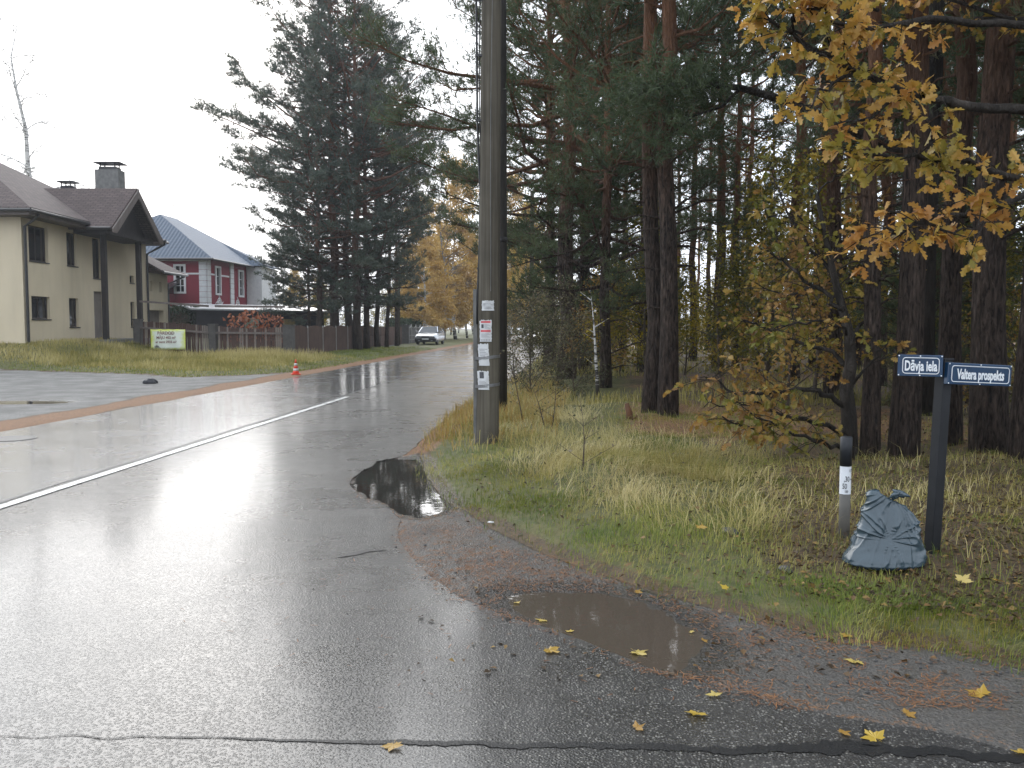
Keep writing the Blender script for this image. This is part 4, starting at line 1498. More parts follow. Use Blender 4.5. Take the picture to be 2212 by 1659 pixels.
for k, xd in enumerate((560, 610, 665, 720, 790, 840)):
    broad('bare_b', gx(xd, 105 + 5 * (k % 3)), 105 + 5 * (k % 3), 'bare_tree', 'one of the grey trees far behind the shed and the pine clump', 'tree', .8, 'grey trees behind the shed')

GU = 'leafy undergrowth in the wood'
und = [('yellow', 1395, 22, 1.0, 'yellow green shrub left of the close pair of pines'), ('yellow_b', 1340, 25, .9, 'bright yellow shrub behind the birch sapling'),
       ('yellow_b', 1480, 26, .9, 'yellow shrub just right of the close pair of pines'), ('brown', 1300, 23, .7, 'orange brown shrub near the birch sapling foot'),
       ('yellow', 1560, 19.5, .8, 'loose shrub below the free standing pine'), ('yellow', 2190, 13, .75, 'yellow green sapling at the right picture edge'),
       ('yellow', 2075, 17, .8, 'yellow green sapling behind the street signs'), ('brown', 1700, 15.5, .8, 'brown leaved shrub behind the small oak'),
       ('yellow', 1770, 17.5, 1.1, 'yellow green sapling in the middle of the small oak crown'), ('yellow', 1655, 20.0, 1.25, 'tall yellow green sapling left of the small oak'),
       ('brown', 2150, 14.5, .6, 'rusty low shrub below the long street name plate')]
for kind, xd, Y, s, lab in und:
    broad(kind, gx(xd, Y), Y, 'shrub', lab, 'shrub', s, GU)
for k in range(60):
    Y = random.uniform(26, 85); xd = 1165 + (2260 - 1165) * (k + random.random()) / 60
    q_ = max(j for j in range(len(LAND)) if LAND[j][0] <= xd); c_ = seen[100 + q_] = seen.get(100 + q_, -1) + 1
    broad(random.choice(['thicket', 'thicket', 'yellow', 'brown', 'yellow_b']), gx(xd, Y), Y, 'shrub', ORD[c_] + ' dim far shrub to the right of ' + LAND[q_][1], 'shrub',
          random.uniform(.7, 1.15), 'dim shrubs deep in the wood')

# grey green willow scrub behind the utility pole
SCR = broad_proto(1.9, 301, .02, .02, 1.1, 2300, .05, ('twig', 'greyleaf'), .1, 1.15, 0, .13, 34)
for xd, Y, s, lab in ((1150, 19.0, 1.0, 'grey green willow scrub right of the utility pole'), (1205, 20.5, 1.15, 'willow scrub under the low pine boughs'),
                      (1115, 23.0, .9, 'willow scrub at the road edge behind the utility pole'), (1245, 18.2, .8, 'willow scrub just left of the birch sapling')):
    o = thing('willow_scrub', lab, 'shrub', (gx(xd, Y), Y, h1(gx(xd, Y), Y)), random.uniform(0, 6), 'willow scrub behind the utility pole', False)
    o.scale = (s,) * 3
    link('stems', SCR[0], o); link('foliage', SCR[1], o)


def stem_plant(name, label, cat, px, leaves, mat_l, seed, rad=.012, nl=40, size=.05, group=None, mat_t='twig'):
    """a thin stem through measured points, with side twigs and leaves"""
    r = np.random.default_rng(seed)
    base = px[0]
    o = thing(name, label, cat, base, 0, group)
    mb = MB()
    n = len(px)
    mb.tube(px, [rad * (1 - .95 * (i / (n - 1)) ** 1.5) for i in range(n)], 6)
    P = []; D = []
    for q in range(max(3, leaves)):
        s = r.uniform(.25, 1) * (n - 1); i = min(int(s), n - 2)
        c = Vector(px[i]).lerp(Vector(px[i + 1]), s - i)
        a = r.uniform(0, 6.28); l = r.uniform(.1, .32)
        f = c + Vector((math.cos(a) * l, math.sin(a) * l, l * .6))
        mb.tube([c, f], [rad * .3, .0015], 4, False)
        for g in range(max(1, nl // max(3, leaves))):
            u = r.uniform(.3, 1.05)
            P.append(tuple(c.lerp(f, u) + Vector(r.normal(size=3) * .025))); D.append((math.cos(a) + r.normal() * .5, math.sin(a) + r.normal() * .5, r.normal() * .5))
    mb.build('stem', M[mat_t], o, True)
    if P:
        V = np.array(P) - np.array(o['_off'])
        link('foliage', leaf_cards('foliage', V, D, r.random(len(P)), M[mat_l], size, r), o)
    return o


bs = [at(1292, 886, 17.2), at(1290, 830, 17.2), at(1287, 770, 17.2), at(1283, 700, 17.2), at(1277, 640, 17.3)]
bs[0].z = h1(bs[0].x, 17.2) - .05
stem_plant('birch_tree', 'slim white birch sapling left of the close pair of pines', 'birch', bs, 8, 'brightyellow', 5, .045, 50, .05, None, 'birch')
for k, (pp, lab) in enumerate(((((1131, 925), (1122, 870), (1110, 810), (1097, 765)), 'thin bare sapling leaning left just right of the utility pole'),
                               (((1178, 935), (1172, 905), (1163, 870), (1150, 835)), 'thin sapling with a few pale leaves in the grass right of the pole'),
                               (((1192, 935), (1196, 900), (1200, 860), (1201, 820)), 'upright twiggy sapling in the grass left of the birch sapling'),
                               (((1258, 1040), (1260, 1000), (1262, 950), (1258, 890)), 'faint upright weed stalk in the dry grass between pole and marker'))):
    Y0 = on_ground(pp[0][0], pp[0][1], .1)[1]
    pts = [at(a, b, Y0) for a, b in pp]; pts[0].z = h1(pts[0].x, Y0) - .03
    stem_plant('sapling', lab, 'sapling', pts, 9, 'greyleaf', 60 + k, .011, 26, .04, 'thin saplings by the utility pole')

# oaks -------------------------------------------------------------
def lobed(n_l=3, w=.5, seed=1, fold=.22):
    """outline of an oak leaf lying along +Y, unit length, with a fold and lobes"""
    half = [(0.03, 0.0), (.05, .08), (.17, .16), (.21, .22), (.12, .29), (.17, .36), (.31, .44), (.33, .52), (.17, .57), (.2, .64), (.31, .72), (.29, .8), (.14, .82), (.15, .9), (.08, .98), (0, 1.0)]
    v = []; f = []
    mids = [y for _, y in half]
    for sgn in (-1, 1):
        b = len(v)
        for x, y in half:
            v.append((0, y, -.12 * (y - .4) ** 2)); v.append((sgn * x * w / .33 * .62, y, fold * x - .12 * (y - .4) ** 2))
        for i in range(len(half) - 1):
            q = (b + 2 * i, b + 2 * i + 1, b + 2 * i + 3, b + 2 * i + 2)
            f.append(q if sgn > 0 else q[::-1])
    return np.array(v), np.array(f)


LV, LF = lobed()


def leaf_single(name, mat, tint):
    return np_mesh(name, LV, LF, mat, np.full(len(LV), tint))


def leaf_many(name, mats_, tints, mat):
    n = len(mats_)
    V = np.concatenate([(np.c_[LV, np.ones(len(LV))] @ np.array(m).T)[:, :3] for m in mats_])
    F = np.concatenate([LF + len(LV) * i for i in range(n)])
    return np_mesh(name, V, F, mat, np.repeat(tints, len(LV)))


def leaf_matrix(p, d, nrm, size, roll, r):
    y = Vector(d).normalized()
    x = y.cross(Vector(nrm)).normalized(); z = x.cross(y)
    m = Matrix(((x.x, y.x, z.x, 0), (x.y, y.y, z.y, 0), (x.z, y.z, z.z, 0), (0, 0, 0, 1)))
    return Matrix.Translation(p) @ m @ Matrix.Rotation(roll, 4, 'Y') @ Matrix.Diagonal((size, size, size, 1))


def oak(root, branches, trunk, per, size, mat, seed, near_key, twl=(.15, .42), trunk_mat='bark_dark', tbias=0, limit=290, step=.13):
    r = np.random.default_rng(seed)
    mb = MB()
    for pts, r0, r1 in trunk:
        n = len(pts)
        mb.tube(pts, [r0 + (r1 - r0) * i / (n - 1) for i in range(n)], 10)
    mb.build('trunk', M[trunk_mat], root, True)
    mats_ = []; tints = []
    for pts, r0, s0 in branches:
        fine = []
        for i in range(len(pts) - 1):
            for k in range(4):
                p = Vector(pts[i]).lerp(Vector(pts[i + 1]), k / 4)
                fine.append(p + Vector(r.normal(size=3)) * .018)
        fine.append(Vector(pts[-1]))
        n = len(fine)
        bm_ = MB(); bm_.tube(fine, [r0 * (1 - .8 * i / (n - 1)) + .002 for i in range(n)], 7)
        L = sum((fine[i + 1] - fine[i]).length for i in range(n - 1))
        bt = r.random()
        for q in range(int(L * (1 - s0) / step)):
            s = (s0 + (1 - s0) * r.random()) * (n - 1); i = min(int(s), n - 2)
            c = fine[i].lerp(fine[i + 1], s - i)
            ax = (fine[i + 1] - fine[i]).normalized()
            d = (ax * .5 + Vector(r.normal(size=3) * np.array([.8, .8, .45]))).normalized()
            l = r.uniform(*twl)
            f = c + d * l
            bm_.tube([c, c.lerp(f, .5) + Vector((0, 0, .02)), f], [.005, .004, .002], 4, False)
            tt = np.clip(.45 + tbias + (bt - .5) * .7 + r.normal() * .28, 0, 1)
            for g in range(per):
                u = r.uniform(.35, 1.0) if g > 2 else 1.0
                p = c.lerp(f, u)
                ld = d * .6 + Vector(r.normal(size=3)) * .65 + Vector((0, 0, -.25))
                mats_.append(leaf_matrix(p, ld, Vector(r.normal(size=3) * .55) + Vector((0, -.25, 1)), size * r.uniform(.65, 1.2), r.normal() * .4, r))
                tints.append(np.clip(tt + r.normal() * .13, 0, 1))
        bm_.build('branch', M[trunk_mat], root, True)
    off = Vector(root['_off'])
    order = sorted(range(len(mats_)), key=lambda i: near_key(mats_[i].translation))
    singles = {}
    protos = [leaf_single('leaf', M[mat], t) for t in np.linspace(.02, .98, 12)]
    for i in order[:limit]:
        o = link('leaf', protos[min(11, int(tints[i] * 12))], root)
        o.matrix_local = Matrix.Translation(-off) @ mats_[i]
    rest = order[limit:]
    if rest:
        stuff(link('foliage', leaf_many('foliage', [Matrix.Translation(-off) @ mats_[i] for i in rest], np.array([tints[i] for i in rest]), M[mat]), root))


def in_view(p):
    d = Vector(p) - Vector((0, 0, EYE))
    yy = d.y * math.cos(PITCH) - d.z * math.sin(PITCH); zz = d.y * math.sin(PITCH) + d.z * math.cos(PITCH)
    u, v = d.x / yy, zz / yy
    return (0 if (abs(u) < .58 and abs(v) < .44) else 100) + d.length


OX, OY = 5.5, 7.8
oz = h1(OX, OY)
ok1 = thing('oak_tree', 'oak with golden brown leaves whose near branches reach in from the right', 'oak', (OX, OY, oz))
tk = Vector((OX, OY, 0))
br1 = [([tk + Vector((0, 0, 3.3)), at(2212, 235, 7.0), at(2080, 225, 6.8), at(1960, 200, 6.6), at(1850, 160, 6.5), at(1760, 110, 6.3), at(1660, 40, 6.2)], .045, .3),
       ([tk + Vector((0, 0, 3.0)), at(2212, 395, 6.9), at(2090, 350, 6.6), at(1960, 330, 6.4), at(1850, 335, 6.2)], .035, .25),
       ([tk + Vector((0, 0, 2.7)), at(2212, 430, 6.5), at(2090, 455, 6.3), at(1990, 480, 6.2), at(1905, 500, 6.1)], .03, .3),
       ([tk + Vector((0, 0, 3.6)), at(2212, 60, 6.8), at(2000, 40, 6.6), at(1860, 60, 6.4), at(1740, 20, 6.3)], .035, .5),
       ([at(1960, 200, 6.6), at(1880, 250, 6.4), at(1800, 270, 6.3)], .014, .1),
       ([at(1850, 160, 6.5), at(1780, 190, 6.3), at(1740, 240, 6.2)], .012, .1),
       ([at(1990, 480, 6.2), at(2060, 500, 6.1), at(2140, 480, 6.0)], .01, .1),
       ([at(1760, 110, 6.3), at(1720, 60, 6.2), at(1700, 10, 6.1)], .012, .1),
       ([at(1850, 160, 6.5), at(1830, 100, 6.4), at(1790, 50, 6.3)], .012, .1),
       ([at(1900, 20, 6.5), at(1800, -20, 6.3), at(1700, -30, 6.2), at(1650, 0, 6.1)], .012, .05)]
for q_ in range(11):
    a_ = 1.9 + q_ * .42; z_ = 4.2 + .42 * q_; l_ = 3.4 - .12 * q_
    c_ = tk + Vector((0, .1, z_))
    br1.append(([c_, c_ + Vector((math.cos(a_) * l_ * .4, math.sin(a_) * l_ * .4, .5)), c_ + Vector((math.cos(a_ + .15) * l_ * .75, math.sin(a_ + .15) * l_ * .75, .8)), c_ + Vector((math.cos(a_ + .1) * l_, math.sin(a_ + .1) * l_, .75))], .04, .25))
    br1.append(([c_ + Vector((math.cos(a_) * l_ * .4, math.sin(a_) * l_ * .4, .5)), c_ + Vector((math.cos(a_ + .5) * l_ * .8, math.sin(a_ + .5) * l_ * .8, 1.1))], .02, .2))
oak(ok1, br1, [([tk + Vector((0, 0, oz - .2)), tk + Vector((-.05, 0, 2.5)), tk + Vector((0, .1, 5.0)), tk + Vector((.1, .2, 8.0))], .22, .07)], 7, .1, 'oakleaf', 11, in_view, (.12, .36), step=.07)

b0 = hit(1838, 988)
OY2 = b0[1]
z2 = h1(*b0)
ok2 = thing('oak_tree', 'small crooked oak with rusty low branches left of the grey marker post', 'oak', (b0[0], b0[1], z2))
A2 = lambda x_, y_, dy=0: at(x_, y_, OY2 + dy)
tr2 = [([Vector((b0[0], b0[1], z2 - .15)), A2(1834, 900), A2(1828, 840), A2(1838, 790), A2(1834, 720), A2(1818, 660, .1), A2(1800, 590, .2), A2(1780, 500, .3), A2(1765, 420, .3)], .095, .02)]
br2 = [([A2(1832, 880), A2(1780, 850, -.2), A2(1720, 838, -.4), A2(1650, 850, -.5), A2(1580, 845, -.6), A2(1530, 820, -.6)], .032, .3),
       ([A2(1834, 950), A2(1770, 915, -.3), A2(1700, 900, -.5), A2(1640, 930, -.6), A2(1560, 900, -.8)], .03, .3),
       ([A2(1836, 970), A2(1780, 960, -.4), A2(1700, 930, -.7), A2(1620, 890, -.9)], .026, .3),
       ([A2(1836, 800), A2(1790, 760, .2), A2(1720, 740, .4), A2(1640, 700, .5), A2(1600, 690, .5)], .03, .3),
       ([A2(1834, 740), A2(1870, 690, .2), A2(1900, 620, .3), A2(1890, 560, .4)], .022, .35),
       ([A2(1820, 670), A2(1760, 620, .2), A2(1690, 560, .3), A2(1640, 530, .4)], .026, .2),
       ([A2(1800, 600, .2), A2(1740, 520, .4), A2(1690, 440, .6), A2(1670, 380, .7)], .022, .2),
       ([A2(1795, 570, .2), A2(1840, 510, .2), A2(1870, 450, .3)], .02, .2),
       ([A2(1836, 830), A2(1870, 800, -.2), A2(1900, 760, -.3), A2(1935, 730, -.3)], .018, .4),
       ([A2(1780, 500, .3), A2(1720, 470, .2), A2(1650, 470, .1)], .016, .1),
       ([A2(1760, 620, .2), A2(1700, 640, .1), A2(1630, 610, 0)], .014, .1),
       ([A2(1834, 720), A2(1790, 700, -.3), A2(1720, 690, -.5), A2(1660, 720, -.6)], .016, .2),
       ([A2(1765, 420, .3), A2(1800, 380, .3), A2(1850, 370, .3)], .012, .1),
       ([A2(1700, 900, -.5), A2(1640, 870, -.7), A2(1590, 870, -.8), A2(1520, 880, -.9)], .014, .1)]
oak(ok2, br2, tr2, 7, .092, 'oakbrown', 12, in_view, (.15, .5), 'bark_dark', -.1, 290, .055)

# the long arching limb of the pine behind the sign post
al = [at(1990, 350, 14.0), at(1930, 318, 14.0), at(1850, 285, 13.9), at(1770, 248, 13.8), at(1690, 215, 13.7), at(1600, 190, 13.6), at(1510, 180, 13.5), at(1440, 185, 13.4), at(1380, 205, 13.3)]
LX, LY = gx(1995, 14.0), 14.0
lt = thing('pine_tree', 'pine with a long dark limb arching left across the wood', 'pine tree', (LX, LY, h1(LX, LY)), 0, 'pines of the forest edge')
mb = MB()
mb.tube([(LX, LY, h1(LX, LY) - .2), (LX - .02, LY, 2.5), (LX + .03, LY, 6), (LX, LY, 12)], [.2, .17, .14, .07], 12)
mb.tube(al, [.085, .08, .075, .068, .06, .05, .042, .03, .015], 8)
mb.tube([al[5], at(1560, 230, 13.5), at(1500, 250, 13.4), at(1440, 300, 13.3)], [.03, .022, .016, .006], 6)
mb.build('trunk', M['bark_dark'], lt, True)
r_ = np.random.default_rng(77)
P = []; D = []; T = []
for c0, n_, sp in ((al[8], 160, .5), (al[7], 150, .45), (at(1480, 215, 13.4), 120, .4), (at(1440, 300, 13.3), 170, .45), (at(1330, 230, 13.3), 160, .5), (at(1560, 160, 13.5), 110, .4)):
    for k in range(n_):
        o_ = r_.normal(size=3) * np.array([sp, sp, sp * .35])
        P.append(np.array(c0) + o_); D.append(r_.normal(size=3) * .5 + np.array([-.5, 0, .5])); T.append(r_.uniform(.2, .7))
P = np.array(P) - np.array(lt['_off'])
link('crown', needle_mesh('crown', P, unit(np.array(D)), np.array(T), M['needles'], 12, .13, .013, r_), lt)

# hedges and the rusty climber
def leaf_box(name, label, cat, x0, x1, y0, y1, z0, z1, n, size, mat, seed, rot=0):
    r = np.random.default_rng(seed)
    c = ((x0 + x1) / 2, (y0 + y1) / 2, z0)
    o = thing(name, label, cat, c, rot, None, False)
    hx, hy, hz = (x1 - x0) / 2, (y1 - y0) / 2, z1 - z0
    P = r.uniform(-1, 1, (n, 3))
    ax = r.integers(0, 3, n); sg = np.where(r.random(n) < .5, -1, 1)
    for k in range(3):
        P[ax == k, k] = sg[ax == k] * r.uniform(.8, 1.03, (ax == k).sum())
    P[:, 2] = np.abs(P[:, 2])
    bumpy = 1 + .12 * (fbm(P[:, 0] * 6 + 9, P[:, 1] * 6 + P[:, 2] * 5, seed) - .5)
    P = P * np.array([hx, hy, hz]) * bumpy[:, None]
    D = r.normal(size=(n, 3)) + P / np.array([hx, hy, hz])
    link('foliage', leaf_cards('foliage', P, D, r.random(n), M[mat], size, r), o)
    MB().box(-hx * .8, hx * .8, -hy * .8, hy * .8, 0, hz * .85).build('branches', M['twig'], o, False, False)
    return o


leaf_box('hedge', 'clipped dark green hedge between the cream house and the shed', 'hedge', -23.4, -19.7, 55.2, 57.0, .4, 2.75, 5000, .14, 'hedge', 31)
a_, b_ = fl(31), fl(54)
leaf_box('hedge', 'long clipped hedge behind the metal fence and the parked car', 'hedge', a_[0] - 1.6, a_[0] - .5, a_[1], b_[1], 0, 2.15, 9000, .15, 'hedge', 32, math.atan(-RD) if False else 0)
cl = thing('climber', 'rust red climber sprawling over the fence in front of the shed', 'climber', (-13.2, 46.0, .4))
r_ = np.random.default_rng(90)
n_ = 520
P = np.stack([r_.uniform(-1.5, 1.3, n_), r_.normal(size=n_) * .5, r_.uniform(0, 1, n_)], 1)
P[:, 2] = P[:, 2] * (1.0 + .6 * np.sin((P[:, 0] + 2.0) * .8)) * (.7 + .5 * fbm(P[:, 0] * 2, P[:, 1] * 2, 5))
link('foliage', leaf_cards('foliage', P + np.array([0, 0, .4]), r_.normal(size=(n_, 3)) + np.array([0, 0, -.6]), r_.random(n_), M['redleaf'], .2, r_), cl)
mb = MB()
for k in range(14):
    x0 = r_.uniform(-1.0, 1.0)
    mb.tube([(x0 * .3, 0, 0), (x0 * .8, r_.normal() * .2, .8), (x0 * 1.4, r_.normal() * .3, r_.uniform(1.2, 1.9))], [.025, .015, .006], 5, False)
mb.build('stems', M['twig'], cl, False, False)

# ------------------------------------------------------------------ writing
def text(parent, name, s, mat, mtx, size, xs=1.0, bold=0.0, align='CENTER', ext=.0008):
    cu = bpy.data.curves.new(name, 'FONT')
    cu.body = s; cu.size = size; cu.align_x = align; cu.align_y = 'CENTER'
    cu.extrude = ext; cu.offset = bold; cu.resolution_u = 3
    tmp = bpy.data.objects.new(name, cu); COL.objects.link(tmp)
    dg = bpy.context.evaluated_depsgraph_get()
    me = bpy.data.meshes.new_from_object(tmp.evaluated_get(dg))
    bpy.data.objects.remove(tmp); bpy.data.curves.remove(cu)
    me.transform(mtx @ Matrix.Diagonal((xs, 1, 1, 1)))
    me.materials.clear(); me.materials.append(mat)
    me.name = name
    return link(name, me, parent)


UPRIGHT = Matrix.Rotation(math.pi / 2, 4, 'X')          # text in XZ, read from -Y

# ------------------------------------------------------------------ utility pole with notices
PB = hit(1052, 957)
pz = h1(*PB)
up_ = thing('utility_pole', 'weathered grey wooden utility pole with notices in the grass verge', 'utility pole', (PB[0], PB[1], pz), 0, None, False)
NS = 20
mb = MB()
LEAN = .0118


def pole_x(z):
    return LEAN * z


def pole_r(z):
    return .148 - .0052 * z


zz_ = [-.5, 0, .3, .8, 1.4, 2.2, 3.2, 4.5, 6, 7.5, 9]
pr = []
v = []; f = []
for i, z in enumerate(zz_):
    for k in range(NS):
        th = 2 * math.pi * k / NS
        rr = pole_r(z) * (1 + .018 * math.sin(5 * th + 1.3) + .012 * math.sin(9 * th))
        v.append((pole_x(z) + rr * math.cos(th), rr * math.sin(th), z))
for i in range(len(zz_) - 1):
    for k in range(NS):
        f.append((i * NS + k, i * NS + (k + 1) % NS, (i + 1) * NS + (k + 1) % NS, (i + 1) * NS + k))
f.append(tuple((len(zz_) - 1) * NS + k for k in range(NS)))
mb.add(v, f).build('shaft', M['pole'], up_, True, False)
# concrete splice strip on the left side and wire lashings
MB().box(-.168, -.118, -.05, .09, -.4, 1.93).build('side_stub', M['conc'], up_, False, False)
for z in (.72, 1.07):
    mb = MB()
    for q in range(3):
        mb.tube([(pole_x(z) + (pole_r(z) + .006) * math.cos(t) * (1.1 if math.cos(t) < 0 else 1.0), (pole_r(z) + .006) * math.sin(t), z + q * .013 + .015 * math.cos(t)) for t in np.linspace(0, 2 * math.pi, 25)], .006, 5, False)
    mb.build('wire_lashing', M['grey_metal'], up_, False, False)
mb = MB()
mb.tube([(pole_x(z) + .02 + .012 * math.sin(z * 1.1), -pole_r(z) - .004, z) for z in np.linspace(1.9, 9, 24)], .003, 4)
mb.build('earth_wire', M['grey_metal'], up_, False, False)
P2 = Vector((gx(1076, 15.1), 15.1, 0))
p2o = thing('utility_pole', 'dark tarred pole standing just behind the grey utility pole', 'utility pole', (P2.x, P2.y, h1(P2.x, P2.y)), 0, None, False)
MB().tube([(0, 0, -.4), (.0, 0, 3), (.0, 0, 6), (-.01, 0, 10)], [.155, .15, .145, .14], 16).build('shaft', M['pole_dark'], p2o, True, False)
MB().lathe([(.16, 0), (.165, .02), (.165, .06), (.16, .08)], 16, (0, 0, 2.9)).build('band', M['gutter'], p2o, True, False)
# black cables running up the left flank
cb = []
for xd, yd in ((1030, -60), (1029, 0), (1030, 120), (1031, 260), (1034, 340), (1038, 420), (1037, 500), (1034, 580), (1031, 650), (1031, 700)):
    cb.append(at(xd, yd, PB[1] - .05))
co_ = thing('cable', 'black cable running up the left side of the grey utility pole', 'cable', cb[-1])
MB().tube(cb, .014, 7).build('cable_run', M['black_rub'], co_, True)
mb = MB(); mb.tube([p + Vector((.035 + .01 * math.sin(i * 1.7), 0, 0)) for i, p in enumerate(cb[:-2])], .008, 6); mb.build('cable_run', M['black_rub'], co_, True)
for i in (1, 2, 3, 5, 7):
    p = cb[i]
    MB().box(p.x - .02, p.x + .09, p.y - .02, p.y + .02, p.z - .012, p.z + .012).build('clip', M['gutter'], co_)


def notice(label, xa, xb, ya, yb, seed, deco, skew=0.0):
    """a paper bent round the pole face"""
    r = np.random.default_rng(seed)
    z1, z0 = at(0, ya, PB[1] - .14).z - pz, at(0, yb, PB[1] - .14).z - pz
    x0, x1 = gx(xa, PB[1] - .14) - PB[0], gx(xb, PB[1] - .14) - PB[0]
    o = thing('paper_notice', label, 'notice', (PB[0], PB[1], pz + z0), 0, 'notices on the utility pole', False)

    def face(u, w, lift=0.0):
        z = z0 + (z1 - z0) * w
        x = x0 + (x1 - x0) * u + skew * (w - .5)
        rr = pole_r(z) + .008 + lift
        xx = x - pole_x(z)
        yy = -math.sqrt(max(1e-4, rr * rr - min(xx * xx, rr * rr * .96)))
        return (x, yy - .004 * math.sin(u * 7 + seed) * math.sin(w * 9 + seed), z - z0)

    def patch(name, u0, u1, w0, w1, mat, lift, par, nu=10, nw=12, ragged=0):
        v = []; f = []
        for j in range(nw + 1):
            for i in range(nu + 1):
                u = u0 + (u1 - u0) * i / nu; w = w0 + (w1 - w0) * j / nw
                if ragged and j == nw:
                    w += r.uniform(-.06, .02)
                if ragged and i in (0, nu):
                    u += r.uniform(-.03, .03)
                v.append(face(u, w, lift))
        for j in range(nw):
            for i in range(nu):
                a = j * (nu + 1) + i
                f.append((a, a + 1, a + nu + 2, a + nu + 1))
        return MB().add(v, f).build(name, mat, par, True, False)
    sheet_ = patch('sheet', 0, 1, 0, 1, M['paper'], 0, o, 12, 14, 1)
    for (u0, u1, w0, w1, mt) in deco:
        patch('print', u0, u1, w0, w1, M[mt], .0012, sheet_, 6, 2)
    return o


lines = lambda w0, w1, n, u0=.12, u1=.88, mt='ink_grey': [(u0, u1 - .12 * ((i * 7) % 3), w0 + (w1 - w0) * i / n, w0 + (w1 - w0) * (i + .38) / n, mt) for i in range(n)]
notice('small white paper notice, topmost on the grey utility pole', 1041, 1067, 649, 671, 1, lines(.2, .8, 5))
notice('white notice with two red bands on the grey utility pole', 1036, 1062, 691, 738, 2,
       [(.1, .92, .86, .95, 'red_ink'), (.08, .92, .44, .54, 'red_ink'), (.14, .34, .62, .8, 'ink')] + lines(.6, .82, 5, .4, .9) + lines(.2, .4, 5) + [(.1 + .14 * i, .16 + .14 * i, .03, .12, 'ink_grey') for i in range(6)], -.004)
notice('crumpled white paper notice, third from the top on the grey utility pole', 1033, 1056, 742, 790, 3, lines(.3, .8, 7), -.02)
notice('lowest white paper notice on the grey utility pole, with a small dark picture', 1031, 1056, 801, 842, 4, [(.2, .58, .6, .94, 'ink')] + lines(.12, .5, 6), -.012)

# far utility poles on the right verge
for xd, Y, lab in ((1147, 46.0, 'far wooden utility pole in front of the golden trees'), (862, 69.0, 'thin pale utility pole by the fence gate pillar')):
    x_ = gx(xd, Y)
    o = thing('utility_pole', lab, 'utility pole', (x_, Y, h1(x_, Y)), 0, None, False)
    MB().tube([(0, 0, -.3), (.03, 0, 4), (.05, 0, 8.6)], [.13, .115, .1] if xd > 1000 else [.09, .08, .07], 12).build('shaft', M['pole'], o, True, False)
    MB().tube([(-.45, 0, 8.2), (.5, 0, 8.25)], .04, 6).build('crossarm', M['pole_dark'], o, False, False)

# ------------------------------------------------------------------ street name sign
SB = hit(2013, 1192)
sz = h1(*SB)
sg = thing('street_sign', 'black post with two dark blue street name plates behind the rubbish bag', 'street sign', (SB[0], SB[1], sz), 0, None, False)
top = at(2040, 778, SB[1]) - Vector((SB[0], SB[1], sz))
tl = top.x / top.z
mp = Matrix(((1, 0, tl, 0), (0, 1, 0, 0), (0, 0, 1, 0), (0, 0, 0, 1))) @ Matrix.Rotation(R(20), 4, 'Z')
MB().box(-.035, .035, -.035, .035, -.2, top.z, mp).build('post', M['black_metal'], sg, False, False, .004)
MB().box(-.04, .04, -.04, .04, top.z, top.z + .012, mp).build('cap', M['black_metal'], sg, False, False, .002)


def plate(origin, length, height, yaw, roll, word, tsize, xs, tiltlab):
    """plate along local +X from origin (its post end), facing -Y before yaw"""
    m = Matrix.Translation(origin) @ Matrix.Rotation(yaw, 4, 'Z') @ Matrix.Rotation(roll, 4, 'Y')
    s = 1 if length > 0 else -1
    L = abs(length)
    xa, xb = (0, L) if s > 0 else (-L, 0)
    p = MB().box(xa, xb, -.022, .022, -height / 2, height / 2, m).build('name_plate', M['sign_blue'], sg, False, False, .004)
    # embossed white border: rounded rectangle
    bx0, bx1, bz = xa + .03, xb - .022, height / 2 - .019
    cr = .018; pts = []
    for cx_, cz_, a0 in ((bx1 - cr, bz - cr, 0), (bx0 + cr, bz - cr, 90), (bx0 + cr, -bz + cr, 180), (bx1 - cr, -bz + cr, 270)):
        for q in range(5):
            a = R(a0 + 90 * q / 4)
            pts.append(m @ Vector((cx_ + cr * math.cos(a), -.0225, cz_ + cr * math.sin(a))))
    pts.append(pts[0])
    MB().tube(pts, .0028, 5, False).build('border', M['enamel_white'], p, False, False)
    text(p, 'lettering', word, M['enamel_white'], m @ Matrix.Translation(((bx0 + bx1) / 2, -.0235, -.004)) @ UPRIGHT, tsize, xs, .0026)
    for rx_ in (xa + .008, (xa + xb) / 2, xb - .008):
        for rz in (height / 2 - .008, -height / 2 + .008):
            MB().lathe([(.0045, 0), (.0045, .002), (.002, .004)], 8).mesh('rivet', M['grey_metal'])
            q = MB().lathe([(.0045, 0), (.0045, .002), (.002, .004)], 8)
            q.v = [tuple(m @ Vector((rx_ + a[0], -.022 - a[2], rz + a[1]))) for a in q.v]
            q.build('rivet', M['enamel_white'], p, False, False)
    return p


def loc_s(xd, yd, dy=0.0):
    return at(xd, yd, SB[1] + dy) - Vector((SB[0], SB[1], sz))


plate(loc_s(2037, 791, -.05), -.26, .137, R(-24), R(.6), 'Dāvja iela', .088, .53, '')
plate(loc_s(2042, 806, -.05), .53, .137, R(20), R(3.0), 'Valtera prospekts', .088, .62, '')

# ------------------------------------------------------------------ marker post
MBs = hit(1823, 1158)
mz = h1(*MBs)
mk = thing('marker_post', 'short grey marker post with black cap and white number label', 'marker post', (MBs[0], MBs[1], mz), 0, None, False)
mr_ = .037
hT = at(1820, 943, MBs[1]).z - mz; h1t = at(1820, 1006, MBs[1]).z - mz; h2t = at(1820, 1066, MBs[1]).z - mz
MB().tube([(0, 0, -.2), (0, 0, h1t + .01)], mr_, 24).build('tube', M['post_grey'], mk, True, False)
MB().lathe([(mr_ + .003, h1t), (mr_ + .003, hT - .006), (mr_ - .004, hT), (0.002, hT)], 24).build('cap', M['post_black'], mk, True, False)


